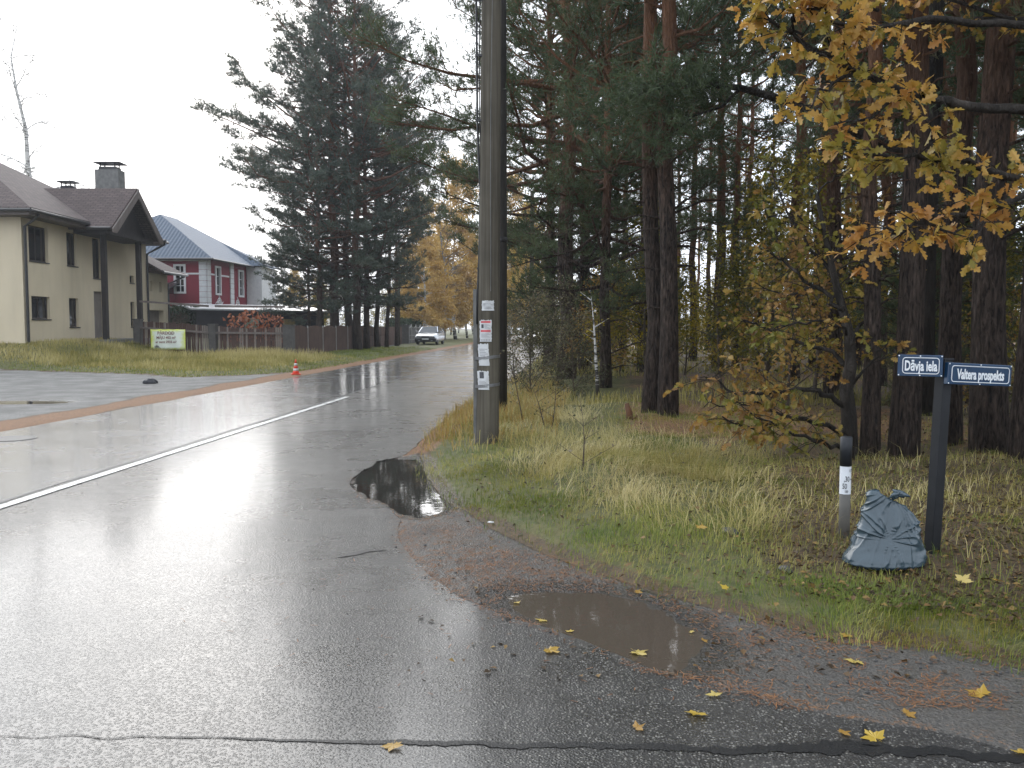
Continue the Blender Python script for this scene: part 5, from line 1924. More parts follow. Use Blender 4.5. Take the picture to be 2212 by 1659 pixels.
def wrap(a0, a1, z0, z1, rr, name, mat, par):
    v = []; f = []
    n = 14
    for k in range(n + 1):
        a = a0 + (a1 - a0) * k / n
        v += [(rr * math.sin(a), -rr * math.cos(a), z0), (rr * math.sin(a), -rr * math.cos(a), z1)]
    for k in range(n):
        f.append((2 * k, 2 * k + 2, 2 * k + 3, 2 * k + 1))
    return MB().add(v, f).build(name, mat, par, True, False)


lb = wrap(R(-150), R(85), h2t, h1t - .002, mr_ + .0012, 'label', M['enamel_white'], mk)


def cyl_text(s, ang, z, size, xs, bold=0.0006, rr=mr_ + .0024):
    o = text(lb, 'lettering', s, M['ink'], Matrix.Identity(4), size, xs, bold)
    for vv in o.data.vertices:
        a = ang + vv.co.x / rr
        vv.co = (rr * math.sin(a), -rr * math.cos(a), z + vv.co.y)


hh = h1t - h2t
cyl_text('1172', R(38), h2t + hh * .84, .028, .6)
cyl_text(',30', R(-6), h2t + hh * .54, .052, .62)
cyl_text('50', R(-26), h2t + hh * .28, .052, .62)
cyl_text('150', R(-8), h2t + hh * .1, .022, .7)
wrap(R(34), R(66), h2t + hh * .51, h2t + hh * .56, mr_ + .0022, 'print', M['ink'], lb)
wrap(R(48), R(64), h2t + hh * .74, h2t + hh * .76, mr_ + .0022, 'print', M['ink'], lb)
wrap(R(60), R(64), h2t + hh * .66, h2t + hh * .74, mr_ + .0022, 'print', M['ink'], lb)
MB().lathe([(.004, 0), (.004, .003), (.001, .004)], 8, (0, 0, 0)).mesh('screw', M['grey_metal'])

# ------------------------------------------------------------------ rubbish bag
def bag_mat():
    k = N('grey_bag_film')
    v = k.co((1, 1, .7))
    wr = k.n('TexNoise'); k.l(v, wr.inputs[0]); wr.inputs['Scale'].default_value = 6; wr.inputs['Detail'].default_value = 3
    vm = k.n('VectorMath', operation='ADD'); sc_ = k.n('VectorMath', operation='SCALE'); sc_.inputs['Scale'].default_value = .16
    k.l(wr.outputs[1], sc_.inputs[0]); k.l(v, vm.inputs[0]); k.l(sc_.outputs[0], vm.inputs[1])
    h = k.noise(11, 3, vm.outputs[0], .5, .6)
    base = k.mix(k.noise(5, 3, v), (.026, .046, .06), (.046, .075, .094))
    k.bsdf(base, .24, k.bump(h, .35, .02), .7)
    return k.m


BGp = hit(1908, 1222)
bz_ = h1(*BGp)
bg = thing('rubbish_bag', 'full blue grey plastic rubbish bag tied at the top beside the sign post', 'rubbish bag', (BGp[0], BGp[1], bz_), 0, None, False)
nu, nv = 240, 130
v = []; f = []
px_m = BGp[1] / FD
prof_l = [(0, -58), (.02, -76), (.06, -86), (.11, -84), (.25, -70), (.45, -59), (.65, -51), (.85, -42), (.95, -40), (.985, -34), (1.0, -22)]
prof_r = [(0, 58), (.02, 77), (.06, 88), (.11, 88), (.25, 82), (.45, 75), (.6, 72), (.74, 64), (.86, 46), (.94, 22), (1.0, -6)]


def lerp_p(pr_, t):
    for i in range(len(pr_) - 1):
        if pr_[i][0] <= t <= pr_[i + 1][0]:
            q = (t - pr_[i][0]) / (pr_[i + 1][0] - pr_[i][0])
            q = q * q * (3 - 2 * q) * .5 + q * .5
            return pr_[i][1] * (1 - q) + pr_[i + 1][1] * q
    return pr_[-1][1]


BH = 168 * px_m


def zb(x_, y_):
    return (((1900 + x_ / 2.514) * .864 - 1908) * px_m, (1228 - (820 + y_ / 2.514) * .864) * px_m)


FOLDS = [(zb(a_, b_), zb(c_, d_), e_) for a_, b_, c_, d_, e_ in (
    (740, 1275, 640, 1180, .016), (740, 1275, 830, 1215, .016), (830, 1215, 985, 1165, .014), (735, 1285, 660, 1355, .014), (690, 1340, 560, 1385, .013), (765, 1300, 960, 1245, .015),
    (790, 1345, 1005, 1290, .014), (860, 1110, 740, 1240, .016), (850, 1110, 700, 1180, .014), (820, 1080, 690, 1090, .012), (870, 1120, 860, 1230, .014), (890, 1120, 960, 1200, .014),
    (700, 1050, 665, 1190, .012), (750, 1330, 790, 1450, .012), (700, 1370, 640, 1450, .012), (850, 1360, 940, 1460, .012), (900, 1330, 1010, 1440, .012), (600, 1330, 545, 1420, .012))]
for j in range(nv + 1):
    t = j / nv
    xl, xr = lerp_p(prof_l, t) * px_m, lerp_p(prof_r, t) * px_m
    cxx, wx = (xl + xr) / 2, (xr - xl) / 2
    wy = wx * (.62 - .25 * t) + .015
    for i in range(nu):
        th = 2 * math.pi * i / nu
        c, s = math.cos(th), math.sin(th)
        cs = math.copysign(abs(c) ** .85, c); ss = math.copysign(abs(s) ** .9, s)
        # film pulled tight: uneven folds run away from the knot, slack ones from the pinched middle and the corners
        X_, Z_ = cxx + wx * cs, t * BH
        sd_ = 0 if s < 0 else 40
        ph = math.atan2(X_ - .05, BH * .97 - Z_ + .03); rk = math.hypot(X_ - .05, BH * .97 - Z_)
        pc = math.atan2(Z_ - BH * .40, X_ + .01); rc = math.hypot(X_ + .01, Z_ - BH * .40)
        f1 = float(fbm(ph * 4.2 + sd_, rk * 2.2, 131, 2)); f2 = float(fbm(pc * 2.6 + sd_ + 9, rc * 3.0, 133, 2)); f0 = float(fbm(th * 1.0 + 2, t * 2.0 + 3, 31, 2)) - .5
        r1 = max(0, 1 - abs(f1 - .5) * 7); r2 = max(0, 1 - abs(f2 - .5) * 8)
        dsp = f0 * .035 + r1 * r1 * .017 * math.exp(-rk * 2.0) + r2 * r2 * .017 * math.exp(-rc * 1.8) * min(1, rc * 18)
        dsp *= min(1, t * 7 + .25) * min(1, (1 - t) * 6 + .3)
        z = t * BH * (1 - .0 * c) + 0
        z -= .06 * max(0, c) * t ** 3
        v.append((cxx + (wx + dsp) * cs, (wy + dsp) * ss + .02 * t, max(z, 0.0)))
for j in range(nv):
    for i in range(nu):
        f.append((j * nu + i, j * nu + (i + 1) % nu, (j + 1) * nu + (i + 1) % nu, (j + 1) * nu + i))
f.append(tuple(range(nu))[::-1]); f.append(tuple(nv * nu + i for i in range(nu)))
M['bag'] = bag_mat()
body = MB().add(v, f).build('body', M['bag'], bg, True, False)
kn = MB()
kc = Vector((22 * px_m, -.03, BH * .95))
for q in range(11):
    a = q * .571 + .3; l = .03 + .035 * ((q * 5) % 4) / 3
    e = kc + Vector((math.cos(a) * l * 1.3, -.015 + .015 * math.sin(q), math.sin(a) * l * .55))
    kn.tube([kc, kc.lerp(e, .5) + Vector((0, -.012, .008)), e], [.014, .016, .005], 7)
kn.build('knot', M['bag'], bg, True, False)

# ------------------------------------------------------------------ for sale banner
def banner_mat():
    k = N('weathered_banner')
    tc = k.n('TexCoord'); sp = k.n('SeparateXYZ'); k.l(tc.outputs['Generated'], sp.inputs[0])
    ex = k.math('MULTIPLY', k.math('ABSOLUTE', k.math('SUBTRACT', sp.outputs[0], .5)), 2.0)
    ez = k.math('MULTIPLY', k.math('ABSOLUTE', k.math('SUBTRACT', sp.outputs[2], .47)), 2.0)
    e = k.math('MAXIMUM', ex, ez)
    n = k.noise(5, 5, k.co())
    f_ = k.ramp(k.math('ADD', e, k.math('MULTIPLY', k.math('SUBTRACT', n, .5), .5)), [(.72, 0.0), (1.05, 1.0)])
    b = k.mix(f_, (.74, .79, .70), (.62, .68, .10))
    b = k.mix(k.ramp(k.noise(9, 4, k.co((3, 3, .5))), [(.6, 0.0), (.8, .35)]), b, (.4, .42, .25))
    k.bsdf(b, .45, k.bump(k.noise(4, 3, k.co()), .4, .03), .4)
    return k.m


M['banner'] = banner_mat()
M['banner_ink'] = plain('faded_brown_print', (.20, .09, .08), (.3, .17, .15), 20, .6)
bxa, bxb, BY = gx(325, 42.75), gx(400, 42.75), 42.75
bzt, bzb = at(0, 711, BY).z, at(0, 755, BY).z
bn = thing('banner', 'weathered yellow and white for sale banner hung on the picket fence', 'banner', ((bxa + bxb) / 2, BY, bzb), 0, None, False)
hw, bh = (bxb - bxa) / 2, bzt - bzb
v = []; f = []
for j in range(9):
    for i in range(25):
        u = i / 24; t = j / 8
        v.append((-hw + 2 * hw * u, .02 * math.sin(u * 13 + t * 2) * (1 - t * .5) - .02, bh * t + (-.02 * abs(math.sin(u * 12)) if j == 8 else 0)))
for j in range(8):
    for i in range(24):
        a = j * 25 + i
        f.append((a, a + 1, a + 26, a + 25))
shb = MB().add(v, f).build('sheet', M['banner'], bn, True, False)
so = shb.modifiers.new('thickness', 'SOLIDIFY'); so.thickness = .004; so.offset = 1
for s_, z_, sz_, mt in (('PĀRDOD', .80, .21, 'banner_ink'), ('MĀJU 402 m²', .58, .175, 'banner_ink'), ('ar zemi 2933 m²', .37, .16, 'banner_ink'), ('tālr.', .15, .15, 'ink')):
    xo = -.1 * hw if s_ != 'tālr.' else -.62 * hw
    text(shb, 'lettering', s_, M[mt], Matrix.Translation((xo, -.052, bh * z_)) @ UPRIGHT, sz_, .95, .004)

# ------------------------------------------------------------------ traffic cone
CC = on_ground(636, 811)
cn = thing('traffic_cone', 'orange and white traffic cone on the left road edge', 'traffic cone', (CC[0], CC[1] + .2, h1(CC[0], CC[1] + .2)), .3, None, False)
MB().box(-.15, .15, -.15, .15, 0, .035).build('base', M['cone'], cn, False, False, .012)
cprof = lambda z: .115 - .195 * z
for z0, z1, mt, nm_ in ((.035, .12, 'cone', 'cone_body'), (.12, .2, 'cone_white', 'band'), (.2, .29, 'cone', 'cone_body'), (.29, .37, 'cone_white', 'band'), (.37, .49, 'cone', 'cone_body')):
    e = .002 if mt == 'cone_white' else 0
    MB().lathe([(cprof(z0) + e, z0), (cprof(z1) + e, z1)], 20).build(nm_, M[mt], cn, True, False)

# ------------------------------------------------------------------ parked car (front towards -Y)
cx0, cy0 = gx(924, 69.0), 69.0
car = thing('parked_car', 'silver saloon car with black bumper parked on the left verge', 'car', (cx0, cy0 + 2.2, h1(cx0, cy0 + 1)), R(-5), None, False)


def loft(secs, n=7):
    """sections (y, zlow, ztop, halfwidth, crown): rounded hoops joined"""
    v = []; f = []
    m_ = 0
    for y, zl, zt, w, cr in secs:
        hoop = [(-w * .92, zl), (-w, zl + .12), (-w, (zl + zt) / 2), (-w * .97, zt - .07), (-w * .86, zt), (-w * .4, zt + cr), (0, zt + cr * 1.2), (w * .4, zt + cr), (w * .86, zt), (w * .97, zt - .07), (w, (zl + zt) / 2), (w, zl + .12), (w * .92, zl)]
        m_ = len(hoop)
        v += [(x, y, z) for x, z in hoop]
    for i in range(len(secs) - 1):
        for k in range(m_):
            k2 = (k + 1) % m_
            f.append((i * m_ + k, i * m_ + k2, (i + 1) * m_ + k2, (i + 1) * m_ + k))
    f.append(tuple(range(m_))); f.append(tuple((len(secs) - 1) * m_ + k for k in range(m_))[::-1])
    return MB().add(v, f)


loft([(-2.2, .42, .66, .76, .01), (-2.1, .3, .74, .83, .015), (-1.6, .24, .83, .86, .03), (-.95, .22, .92, .87, .02), (0, .2, .94, .88, 0), (1.1, .22, .96, .88, 0), (1.7, .26, .97, .86, .01), (2.15, .36, .93, .8, .01)]).build('body', M['carpaint'], car, True, False)
rf = MB()
rf.add([(-.62, -.22, 1.40), (.62, -.22, 1.40), (.6, .95, 1.40), (-.6, .95, 1.40), (-.58, .3, 1.44), (.58, .3, 1.44)], [(0, 1, 5, 4), (4, 5, 2, 3)])
rf.build('roof', M['carpaint'], car, True, False)
for sx in (-1, 1):
    MB().slab([(sx * .80, -.98, .95), (sx * .74, -.98, .96), (sx * .56, -.24, 1.40), (sx * .63, -.22, 1.39)], .03).build('pillar', M['carpaint'], car, False, False)
    MB().slab([(sx * .80, 1.3, .97), (sx * .84, 1.6, .97), (sx * .6, .98, 1.40), (sx * .62, .85, 1.39)], .03).build('pillar', M['carpaint'], car, False, False)
    MB().slab([(sx * .815, -.9, .95), (sx * .635, -.2, 1.38), (sx * .625, .86, 1.38), (sx * .81, 1.32, .96)], .02).build('side_window', M['carglass'], car, False, False)
    mi = MB().box(sx * .98 - .1, sx * .98 + .1, -.78, -.66, .93, 1.06).build('mirror', M['carpaint'], car, False, False, .03)
    MB().slab([(sx * .34, -2.19, .56), (sx * .72, -2.13, .57), (sx * .72, -2.11, .69), (sx * .34, -2.165, .68)], .05).build('headlight', M['lamp'], car, False, False)
    MB().box(sx * .5 - .07, sx * .5 + .07, -2.26, -2.22, .3, .36).build('fog_light', M['lamp'], car, False, False)
MB().slab([(-.74, -1.0, .945), (.74, -1.0, .945), (.58, -.25, 1.385), (-.58, -.25, 1.385)], .02).build('windscreen', M['carglass'], car, False, False)
MB().slab([(-.7, 1.62, .97), (.7, 1.62, .97), (.57, .97, 1.385), (-.57, .97, 1.385)], .02).build('rear_window', M['carglass'], car, False, False)
MB().box(-.84, .84, -2.24, -1.95, .22, .5).build('bumper', M['carblack'], car, False, False, .05)
MB().box(-.3, .3, -2.215, -2.17, .55, .68).build('grille', M['carblack'], car, False, False)
MB().box(-.26, .26, -2.262, -2.25, .4, .5).build('number_plate', M['enamel_white'], car, False, False)
for sx in (-1, 1):
    for wy in (-1.35, 1.3):
        wl = MB()
        q = MB().lathe([(.2, -.09), (.3, -.09), (.315, -.06), (.315, .06), (.3, .09), (.2, .09)], 20)
        q.v = [(sx * .76 + a[2], wy + a[0], .31 + a[1]) for a in q.v]
        wo = q.build('wheel', M['black_rub'], car, True, False)
        q = MB().lathe([(.04, .06), (.19, .075), (.2, .085)], 14)
        q.v = [(sx * .76 + sx * a[2] * 1.05, wy + a[0], .31 + a[1]) for a in q.v]
        q.build('rim', M['grey_metal'], wo, True, False)
far = dup(car, 'distant car on the road at its far end', None, (gx(1096, 150), 150, 0.0), R(-4))
far['category'] = 'car'

# ------------------------------------------------------------------ small things on the ground
st = hit(1362, 905)
sto = thing('tree_stump', 'small rusty brown stump in front of the close pair of pines', 'stump', (st[0], st[1], h1(*st)), 0, None, False)
MB().tube([(0, 0, -.1), (-.02, 0, .1), (-.06, .01, .24)], [.06, .05, .035], 9).build('stem', M['stump'], sto, True, False)
MB().tube([(.03, 0, -.05), (.1, -.03, .06)], [.03, .015], 7).build('root', M['stump'], sto, True, False)


def rock(name, label, cat, x, y, sx, sy, sz_, mat, seed):
    r = np.random.default_rng(seed)
    bm = bmesh.new()
    bmesh.ops.create_icosphere(bm, subdivisions=3, radius=1)
    for vv in bm.verts:
        k = 1 + .35 * (float(fbm(vv.co.x * 1.3 + seed, vv.co.y * 1.3 + vv.co.z, seed)) - .5) + .1 * r.normal() * .3
        vv.co = Vector((vv.co.x * sx * k, vv.co.y * sy * k, max(vv.co.z, -.3) * sz_ * k))
    me = bpy.data.meshes.new(name); bm.to_mesh(me); bm.free()
    me.materials.append(M[mat])
    o = link(name, me); o.location = (x, y, h1(x, y) + sz_ * .2); o.rotation_euler = (0, 0, r.uniform(0, 6))
    return tag(o, label, cat)


q = on_ground(325, 829)
rock('rag', 'small black crumpled rag lying on the gravel yard', 'rag', q[0], q[1], .2, .14, .13, 'carblack', 3)
q = hit(1696, 1236)
rock('stone', 'dark flat stone in the leaf litter left of the rubbish bag', 'stone', q[0], q[1], .045, .04, .035, 'stone', 5)
q = hit(1578, 1152)
rock('stone', 'grey half buried stone in the grass left of the marker post', 'stone', q[0], q[1], .07, .05, .035, 'stone', 6)
q = on_ground(1060, 1134)
rock('paper_scrap', 'tiny white paper scrap at the grass edge by the dark puddle', 'litter', q[0], q[1], .028, .018, .01, 'paper', 7)


def maple_mesh(seed, tint):
    r = np.random.default_rng(seed)
    # five pointed lobes with side teeth
    lob = [(-152, .4), (-132, .34), (-116, .62), (-96, .5), (-84, .66), (-70, .95), (-56, .68), (-44, .66), (-28, .5), (-18, .7), (-9, .78), (0, 1.05), (9, .78), (18, .7), (28, .5), (44, .66), (56, .68), (70, .95), (84, .66), (96, .5), (116, .62), (132, .34), (152, .4)]
    v = [(0, 0, 0)]
    for a, d in lob:
        a = R(a) + r.normal() * .04; d = d * (1 + r.normal() * .06)
        zz = .16 * d * d * (r.random() * .8 + .1) + .03 * math.sin(3 * a + seed)
        v.append((math.sin(a) * d, math.cos(a) * d, zz))
    n = len(lob)
    f = [(0, i + 2, i + 1) for i in range(n - 1)]
    b = len(v)
    v += [(-.015, 0, .0), (.015, 0, 0), (.02, -.55, .06), (-.01, -.55, .06)]
    f.append((b, b + 1, b + 2, b + 3))
    me = np.array(v)
    m = bpy.data.meshes.new('fallen_leaf'); m.from_pydata([tuple(p) for p in v], [], f); m.update()
    at_ = m.attributes.new('tint', 'FLOAT', 'POINT'); at_.data.foreach_set('value', np.full(len(v), tint, np.float32))
    m.materials.append(M['maple'])
    return m


leafs = [(1375, 1417, .075, 'pale yellow maple leaf at the near rim of the muddy puddle', .9), (1172, 1344, .05, 'yellow maple leaf on the left rim of the muddy puddle', .6),
         (1187, 1440, .07, 'flat yellow leaf on the asphalt left of the muddy puddle', .3), (1505, 1583, .07, 'yellow leaf on the asphalt just above the tar seal', .5),
         (1543, 1517, .05, 'small yellow leaf on the asphalt below the muddy puddle', .7), (1848, 1431, .06, 'pale yellow leaf on the dirt apron right of the puddle', .8),
         (2120, 1502, .085, 'large yellow leaf on the dirt at the lower right', .35), (1890, 1638, .075, 'bright yellow leaf on the tar seal at the lower right', .5),
         (1514, 1155, .06, 'golden maple leaf standing in the grass left of the marker post', .1), (1568, 1288, .05, 'yellow maple leaf on the green grass above the dirt apron', .4),
         (2078, 1272, .085, 'large pale maple leaf in the litter below the sign post', .85), (2160, 1274, .05, 'small yellow leaf right of the large pale leaf', .3),
         (1375, 1280, .05, 'tan curled leaf at the back rim of the muddy puddle', .05), (1115, 1305, .035, 'tiny yellow leaf at the left tip of the muddy puddle', .5),
         (1230, 1368, .035, 'small yellow leaf on the asphalt edge of the muddy puddle', .4), (1520, 1386, .035, 'small tan leaf at the right tip of the muddy puddle', .1),
         (1492, 1369, .03, 'tiny pale leaf floating near the right tip of the puddle', .8), (1960, 1545, .055, 'orange leaf on the dirt where it meets the asphalt', .05),
         (1830, 1374, .05, 'tan leaf at the edge of the green grass, lower right', .1), (850, 1655, .06, 'tan leaf cut by the bottom picture edge', .05),
         (1375, 1616, .045, 'brown leaf lying on the tar seal below the puddle', .0), (1820, 1628, .045, 'orange leaf on the tar seal left of the bright one', .1),
         (2205, 1638, .05, 'yellow leaf in the bottom right corner', .4), (1604, 918, .06, 'yellow leaf caught in the grass before the small oak', .5), (1355, 1208, .04, 'tan leaf in the green grass strip', .1)]
for i, (xd, yd, s_, lab, tn) in enumerate(leafs):
    x_, y_ = hit(xd, yd)
    o = link('fallen_leaf', maple_mesh(400 + i, tn))
    zz = max(h1(x_, y_), 0.004 if float(bil(GA_, np.array([x_]), np.array([y_]))[0]) < 0 else -1)
    zz = max(zz, WZ)
    gr_ = float(bil(GR_, np.array([x_]), np.array([y_]))[0]) < -.1
    o.location = (x_, y_, zz + (.05 if gr_ else .006)); o.scale = (s_ * .88, s_ * random.uniform(.7, .95), s_ * random.uniform(.5, 1.6))
    o.rotation_euler = (random.uniform(-.15, .15) + (.4 if gr_ else 0), random.uniform(-.15, .15), random.uniform(0, 6.28))
    tag(o, lab, 'leaf', 'fallen maple leaves')

# ------------------------------------------------------------------ grass, litter, gravel
def blades(name, label, x, y, z, h, w, mat, seed, bend=.5, tint=None, seg=2):
    r = np.random.default_rng(seed)
    n = len(x)
    # neighbours lie the same way, as rain flattened them
    a = fbm(x * .9, y * .9, seed + 500) * 14 + r.normal(size=n) * .8; dx, dy = np.cos(a), np.sin(a)
    b = h * bend * r.uniform(.1, 1.3, n)
    sx, sy = -dy * w * .5, dx * w * .5
    p0 = np.stack([x, y, z - .01], 1)
    s = np.stack([sx, sy, np.zeros(n)], 1)
    m = p0 + np.stack([dx * b * .3, dy * b * .3, h * .6], 1)
    e = p0 + np.stack([dx * b, dy * b, h * (1 - .25 * np.clip(b / h, 0, 1))], 1)
    V = np.stack([p0 - s, p0 + s, m + s * .75, m - s * .75, e], 1).reshape(-1, 3)
    i = np.arange(n)[:, None] * 5
    F = np.concatenate([i + [0, 1, 2], i + [0, 2, 3], i + [3, 2, 4]], 1).reshape(-1, 3)
    t = r.random(n) if tint is None else np.clip(tint + r.normal(size=n) * .18, 0, 1)
    return stuff(link(name, np_mesh(name, V, F, M[mat], np.repeat(t, 5))), label, 'grass')


def scatter(n, x0, x1, y0, y1, seed, wedge=True):
    r = np.random.default_rng(seed)
    if wedge:
        # even spread over the picture rather than the ground: nearer ground gets more
        yy = 1 / r.uniform(1 / y1, 1 / y0, n)
        xx = r.uniform(x0, x1, n)
    else:
        yy = r.uniform(y0, y1, n); xx = r.uniform(x0, x1, n)
    return xx, yy


def keep(m, *a):
    return [q[m] for q in a]


# right verge
x, y = scatter(620000, -1.6, 9.5, 3.9, 17.0, 51)
m = (x < y * .68 + .5) & (x > -.12 * y - .6)
x, y = keep(m, x, y)
d = -bil(GR_, x, y)
nn = fbm(x * .8, y * .8, 61); r_ = np.random.default_rng(52)
bare = sstep(1.9, 3.2, x - .12 * y) * sstep(7.8, 6.6, y)                # trodden ground round the bag and the posts
rightw = sstep(.21, .33, x / y + (nn - .5) * .12)
tall = sstep(.55, 1.3, d + (nn - .5) * .8) * (1 - .92 * sstep(9.0, 11.5, y) * sstep(.7, 1.9, x)) * (1 - .93 * rightw)
p = np.where(d > 0, np.clip(.35 + d * 1.5, 0, 1), .0)
p = np.where((d <= 0) & (d > -.12), .12, p)
pg = p * (1 - .75 * tall) * (.35 + 1.1 * sstep(.3, .6, nn)) * (1 - .8 * rightw * sstep(.5, 1.1, d)) * (1 - .7 * sstep(11, 16, y))
m = r_.random(len(x)) < pg * .62
xg, yg, dg_ = keep(m, x, y, d)
blades('grass', 'short green grass along the verge edge', xg, yg, H(xg, yg), (.03 + .05 * np.random.default_rng(3).random(len(xg))) * (1 + .4 * sstep(.4, 1.2, dg_)), np.full(len(xg), .0042), 'grass_green', 53, .8,
       np.clip(.45 + (fbm(xg * 1.6, yg * 1.6, 71) - .5) * 1.8 + .25 * sstep(.3, 1.0, dg_), 0, 1))
m = r_.random(len(x)) < np.where(d > .15, tall * (.25 + .9 * sstep(.35, .62, fbm(x * 1.3, y * 1.3, 63))) * .42, 0)
xt, yt, dt = keep(m, x, y, d)
tn = fbm(xt * .55, yt * .55, 73)
blades('tall_grass', 'tall dry yellow grass round the utility pole and behind the verge', xt, yt, H(xt, yt), (.08 + .2 * np.random.default_rng(4).random(len(xt)) ** 1.8) * (.4 + .8 * tn) * (.5 + 1.1 * fbm(xt * 4.5, yt * 4.5, 67, 2)), np.full(len(xt), .005), 'grass_dry', 54, 1.7,
       np.clip(tn * 1.5 - .12, 0, 1))
# rusty grass by the road edge near the pole
x, y = scatter(26000, -2.0, 1.2, 10.5, 30.0, 55)
d = -bil(GR_, x, y)
m = (d > -.05) & (d < 1.2 + .05 * y) & (np.random.default_rng(5).random(len(x)) < .7 * sstep(.3, .6, fbm(x * 1.5, y * 1.5, 66)) * sstep(11, 13.5, y) + .08)
x, y = keep(m, x, y)
blades('tall_grass', 'rusty orange grass along the road edge left of the utility pole', x, y, H(x, y), .08 + .24 * np.random.default_rng(6).random(len(x)) ** 1.5, np.full(len(x), .009), 'grass_orange', 56, .9)
# forest floor grass farther back
x, y = scatter(70000, 0, 40, 14, 60, 57)
m = (x < y * .66 + 1) & (-bil(GR_, x, y) > .2) & (np.random.default_rng(7).random(len(x)) < sstep(.35, .6, fbm(x * .35, y * .35, 81)))
x, y = keep(m, x, y)
blades('grass', 'thin dull grass on the forest floor', x, y, H(x, y), .1 + .22 * np.random.default_rng(8).random(len(x)), .006 + .0006 * y, 'grass_dry', 58, .8, np.clip(fbm(x * .3, y * .3, 83) - .1, 0, 1))
# left plot
x, y = scatter(150000, -33, -4.6, 27.2, 62, 59)
d = -bil(GL_, x, y)
fence_d = pdist(x, y, [fl(0), fl(30)])
inside_plot = (x < FCX + RD * (y - FCY) - .3) & (y > FCY + RD * (FCX - x) + .4)
inhouse = (x < HX + .2) & (y > 37) & (y < 54)
nn = fbm(x * .5, y * .5, 91)
m = (d > 0) & (x > -.64 * y - 1) & ~inside_plot & ~inhouse
x, y, d, nn = keep(m, x, y, d, nn)
onroadside = (x > FCX + RD * (y - FCY) - .1) & (y > 41.5 + 1.5 * (nn - .5))
hgt = np.where(onroadside, .07 + .08 * nn, (.08 + .42 * sstep(.3, 2.8, d) * (.1 + 1.0 * nn)) * (1 - .55 * sstep(-17, -20, x)))
near_f = sstep(-17.5, -15, x) * sstep(-10.2, -11.5, x) * sstep(33.5, 36, y)
hgt = hgt * (1 + .25 * near_f) * np.random.default_rng(9).uniform(.4, 1.15, len(x))
hgt = np.minimum(hgt, .95)
dry = ~onroadside & (np.random.default_rng(10).random(len(x)) < .25 + .75 * sstep(.3, 1.6, d))
blades('tall_grass', 'tall pale grass in front of the picket fence and the cream house', x[dry], y[dry], H(x[dry], y[dry]), hgt[dry], np.full(dry.sum(), .016), 'grass_dry', 60, .45,
       np.clip(nn[dry] * 1.5 - .25, 0, 1))
g_ = ~dry
blades('grass', 'short green grass along the left road side', x[g_], y[g_], H(x[g_], y[g_]), np.minimum(hgt[g_], .3), np.full(g_.sum(), .016), 'grass_green', 61, .5, np.clip(nn[g_] * .8, 0, 1))

# leaf litter on the right
r_ = np.random.default_rng(21)
x, y = scatter(40000, -.5, 9.5, 3.9, 18, 22)
d = -bil(GR_, x, y)
pr_ = np.where(d > .3, .16 + .84 * sstep(.24, .36, x / y), .05) * (d > -.9)
dAs = bil(GA_, x, y)
pr_ = np.where((dAs < .02), .035 * sstep(-3.0, -.1, dAs), pr_)
m = (r_.random(len(x)) < pr_) & (x < y * .66 + .4) & (sdist(x, y, PUD2) > .02) & (sdist(x, y, PUD1) > .02)
x, y, d = keep(m, x, y, d)
P = np.stack([x, y, np.where(bil(GA_, x, y) < 0, -.004, H(x, y)) + .010 + .035 * r_.random(len(x)) * (d > 0)], 1)
D = r_.normal(size=(len(x), 3)) * np.array([1, 1, .3])
n_ = len(x)
Dn = unit(D); L = r_.uniform(.018, .05, (n_, 1))
s_ = unit(np.cross(Dn, r_.normal(size=(n_, 3)) * .35 + np.array([0, 0, 1])))
w_ = L * .34; mm = P + Dn * L * .5
V = np.stack([P, mm + s_ * w_ + [0, 0, .006], P + Dn * L, mm - s_ * w_ + [0, 0, .006]], 1).reshape(-1, 3)
i_ = np.arange(n_)[:, None] * 4
F = np.concatenate([i_ + [0, 1, 2], i_ + [0, 2, 3]], 1).reshape(-1, 3)
stuff(link('leaf_litter', np_mesh('leaf_litter', V, F, M['litter'], np.repeat(r_.random(n_) ** 1.8, 4))), 'fallen brown and yellow leaves scattered under the trees', 'leaf litter')

# fallen pine needles on the apron and the road edge
x, y = scatter(90000, -2.4, 4.8, 3.6, 13, 23)
d = bil(GR_, x, y); dAs = bil(GA_, x, y)
cl_ = fbm(x * 2.2, y * 2.2, 95)
line = pdist(x, y, [on_ground(880, 1150), on_ground(1000, 1225), on_ground(1250, 1262)])
pr_ = np.where((d > 0) & (dAs > 0), .10 + .5 * sstep(.42, .6, cl_) + .4 * sstep(.6, .1, line), .05) + .5 * sstep(.1, 0, np.abs(dAs))
pr_ = np.where(dAs < -.1, .008 * sstep(-2.0, -.1, dAs), pr_) * (sdist(x, y, PUD2) > .03) * (sdist(x, y, PUD1) > .03)
pr_ = np.where(d < -.3, .04, pr_)
m = (r_.random(len(x)) < pr_) & (x < y * .66 + .4)
x, y, dAs = keep(m, x, y, dAs)
n_ = len(x)
zz = np.where(dAs < 0, .001, H(x, y)) + .004
a = r_.uniform(0, 6.28, n_); L = r_.uniform(.02, .045, n_); w_ = .0016
P = np.stack([x, y, zz], 1); dd = np.stack([np.cos(a) * L, np.sin(a) * L, r_.uniform(0, .006, n_)], 1); ss = np.stack([-np.sin(a) * w_, np.cos(a) * w_, np.zeros(n_)], 1)
V = np.stack([P - ss, P + ss, P + dd + ss, P + dd - ss], 1).reshape(-1, 3)
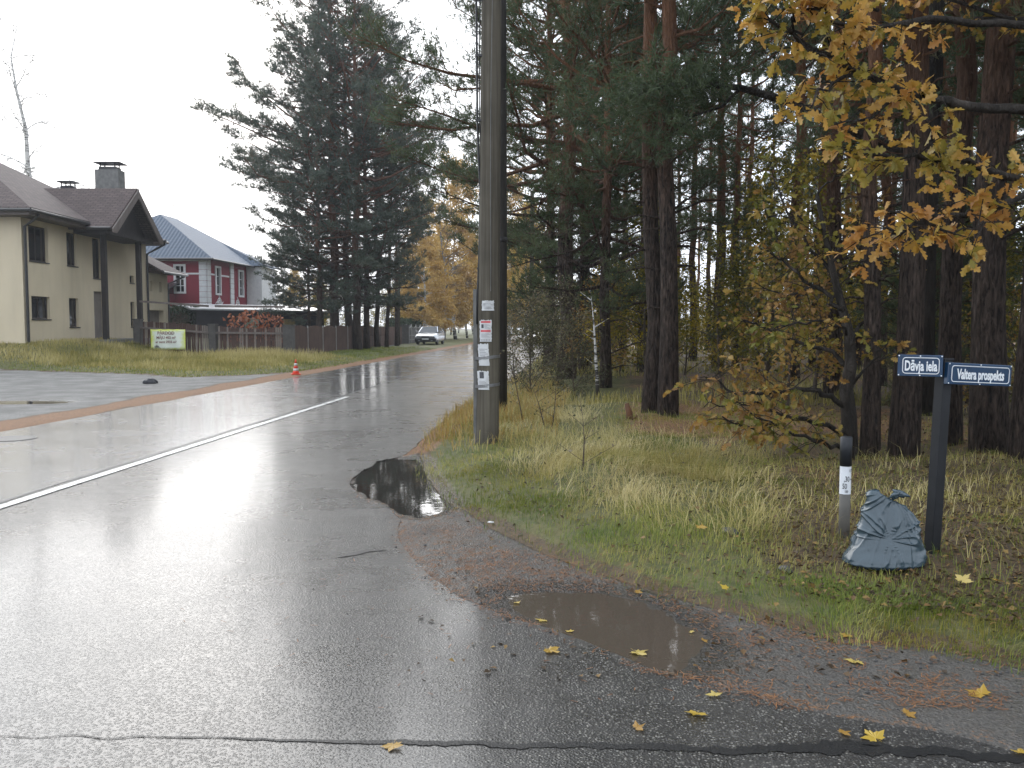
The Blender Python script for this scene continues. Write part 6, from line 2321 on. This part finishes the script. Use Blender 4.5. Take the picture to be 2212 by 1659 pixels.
F = (np.arange(n_)[:, None] * 4 + np.array([0, 1, 2, 3])[None])
stuff(link('pine_needle_litter', np_mesh('pine_needle_litter', V, F, M['needle_litter'], np.repeat(r_.random(n_), 4))), 'reddish fallen pine needles along the asphalt edge', 'needle litter')

# loose gravel round the muddy puddle and on the apron
x, y = scatter(15000, -1.6, 5, 3.6, 8.5, 24)
d = bil(GR_, x, y); dAs = bil(GA_, x, y)
rim = pdist(x, y, [on_ground(1380, 1296), on_ground(1460, 1330), on_ground(1520, 1370), on_ground(1530, 1400)])
m = (d > -.05) & (dAs > -.06) & (r_.random(len(x)) < .07 + .7 * sstep(.25, .03, rim)) & (sdist(x, y, PUD2) > .0) & (sdist(x, y, PUD1) > 0)
x, y, dAs = keep(m, x, y, dAs)
n_ = len(x)
base_v = np.array([(1, 0, 0), (-1, 0, 0), (0, 1, 0), (0, -1, 0), (0, 0, 1), (0, 0, -1)], float)
base_f = np.array([(0, 2, 4), (2, 1, 4), (1, 3, 4), (3, 0, 4), (2, 0, 5), (1, 2, 5), (3, 1, 5), (0, 3, 5)])
sz_ = r_.uniform(.004, .012, (n_, 1, 1)) * r_.uniform(.6, 1.2, (n_, 1, 3))
V = base_v[None] * r_.uniform(.75, 1.2, (n_, 6, 1)) * sz_ + np.stack([x, y, np.where(dAs < 0, 0, H(x, y)) + .003], 1)[:, None]
F = (np.arange(n_)[:, None, None] * 6 + base_f[None]).reshape(-1, 3)
stuff(link('gravel', np_mesh('gravel', V.reshape(-1, 3), F, M['stone'])), 'loose grey gravel round the muddy puddle', 'gravel')

# ------------------------------------------------------------------ damp air
k = N('damp_air')
pv = k.n('VolumePrincipled')
pv.inputs['Color'].default_value = (.9, .94, 1, 1)
pv.inputs['Density'].default_value = .0006
pv.inputs['Anisotropy'].default_value = .25
k.l(pv.outputs[0], k.out.inputs['Volume'])
stuff(MB().box(-430, 430, -70, 430, -1.4, 33).build('haze', k.m), 'thin damp haze over the whole place', 'haze')

for o in bpy.data.objects:
    if '_off' in o:
        del o['_off']
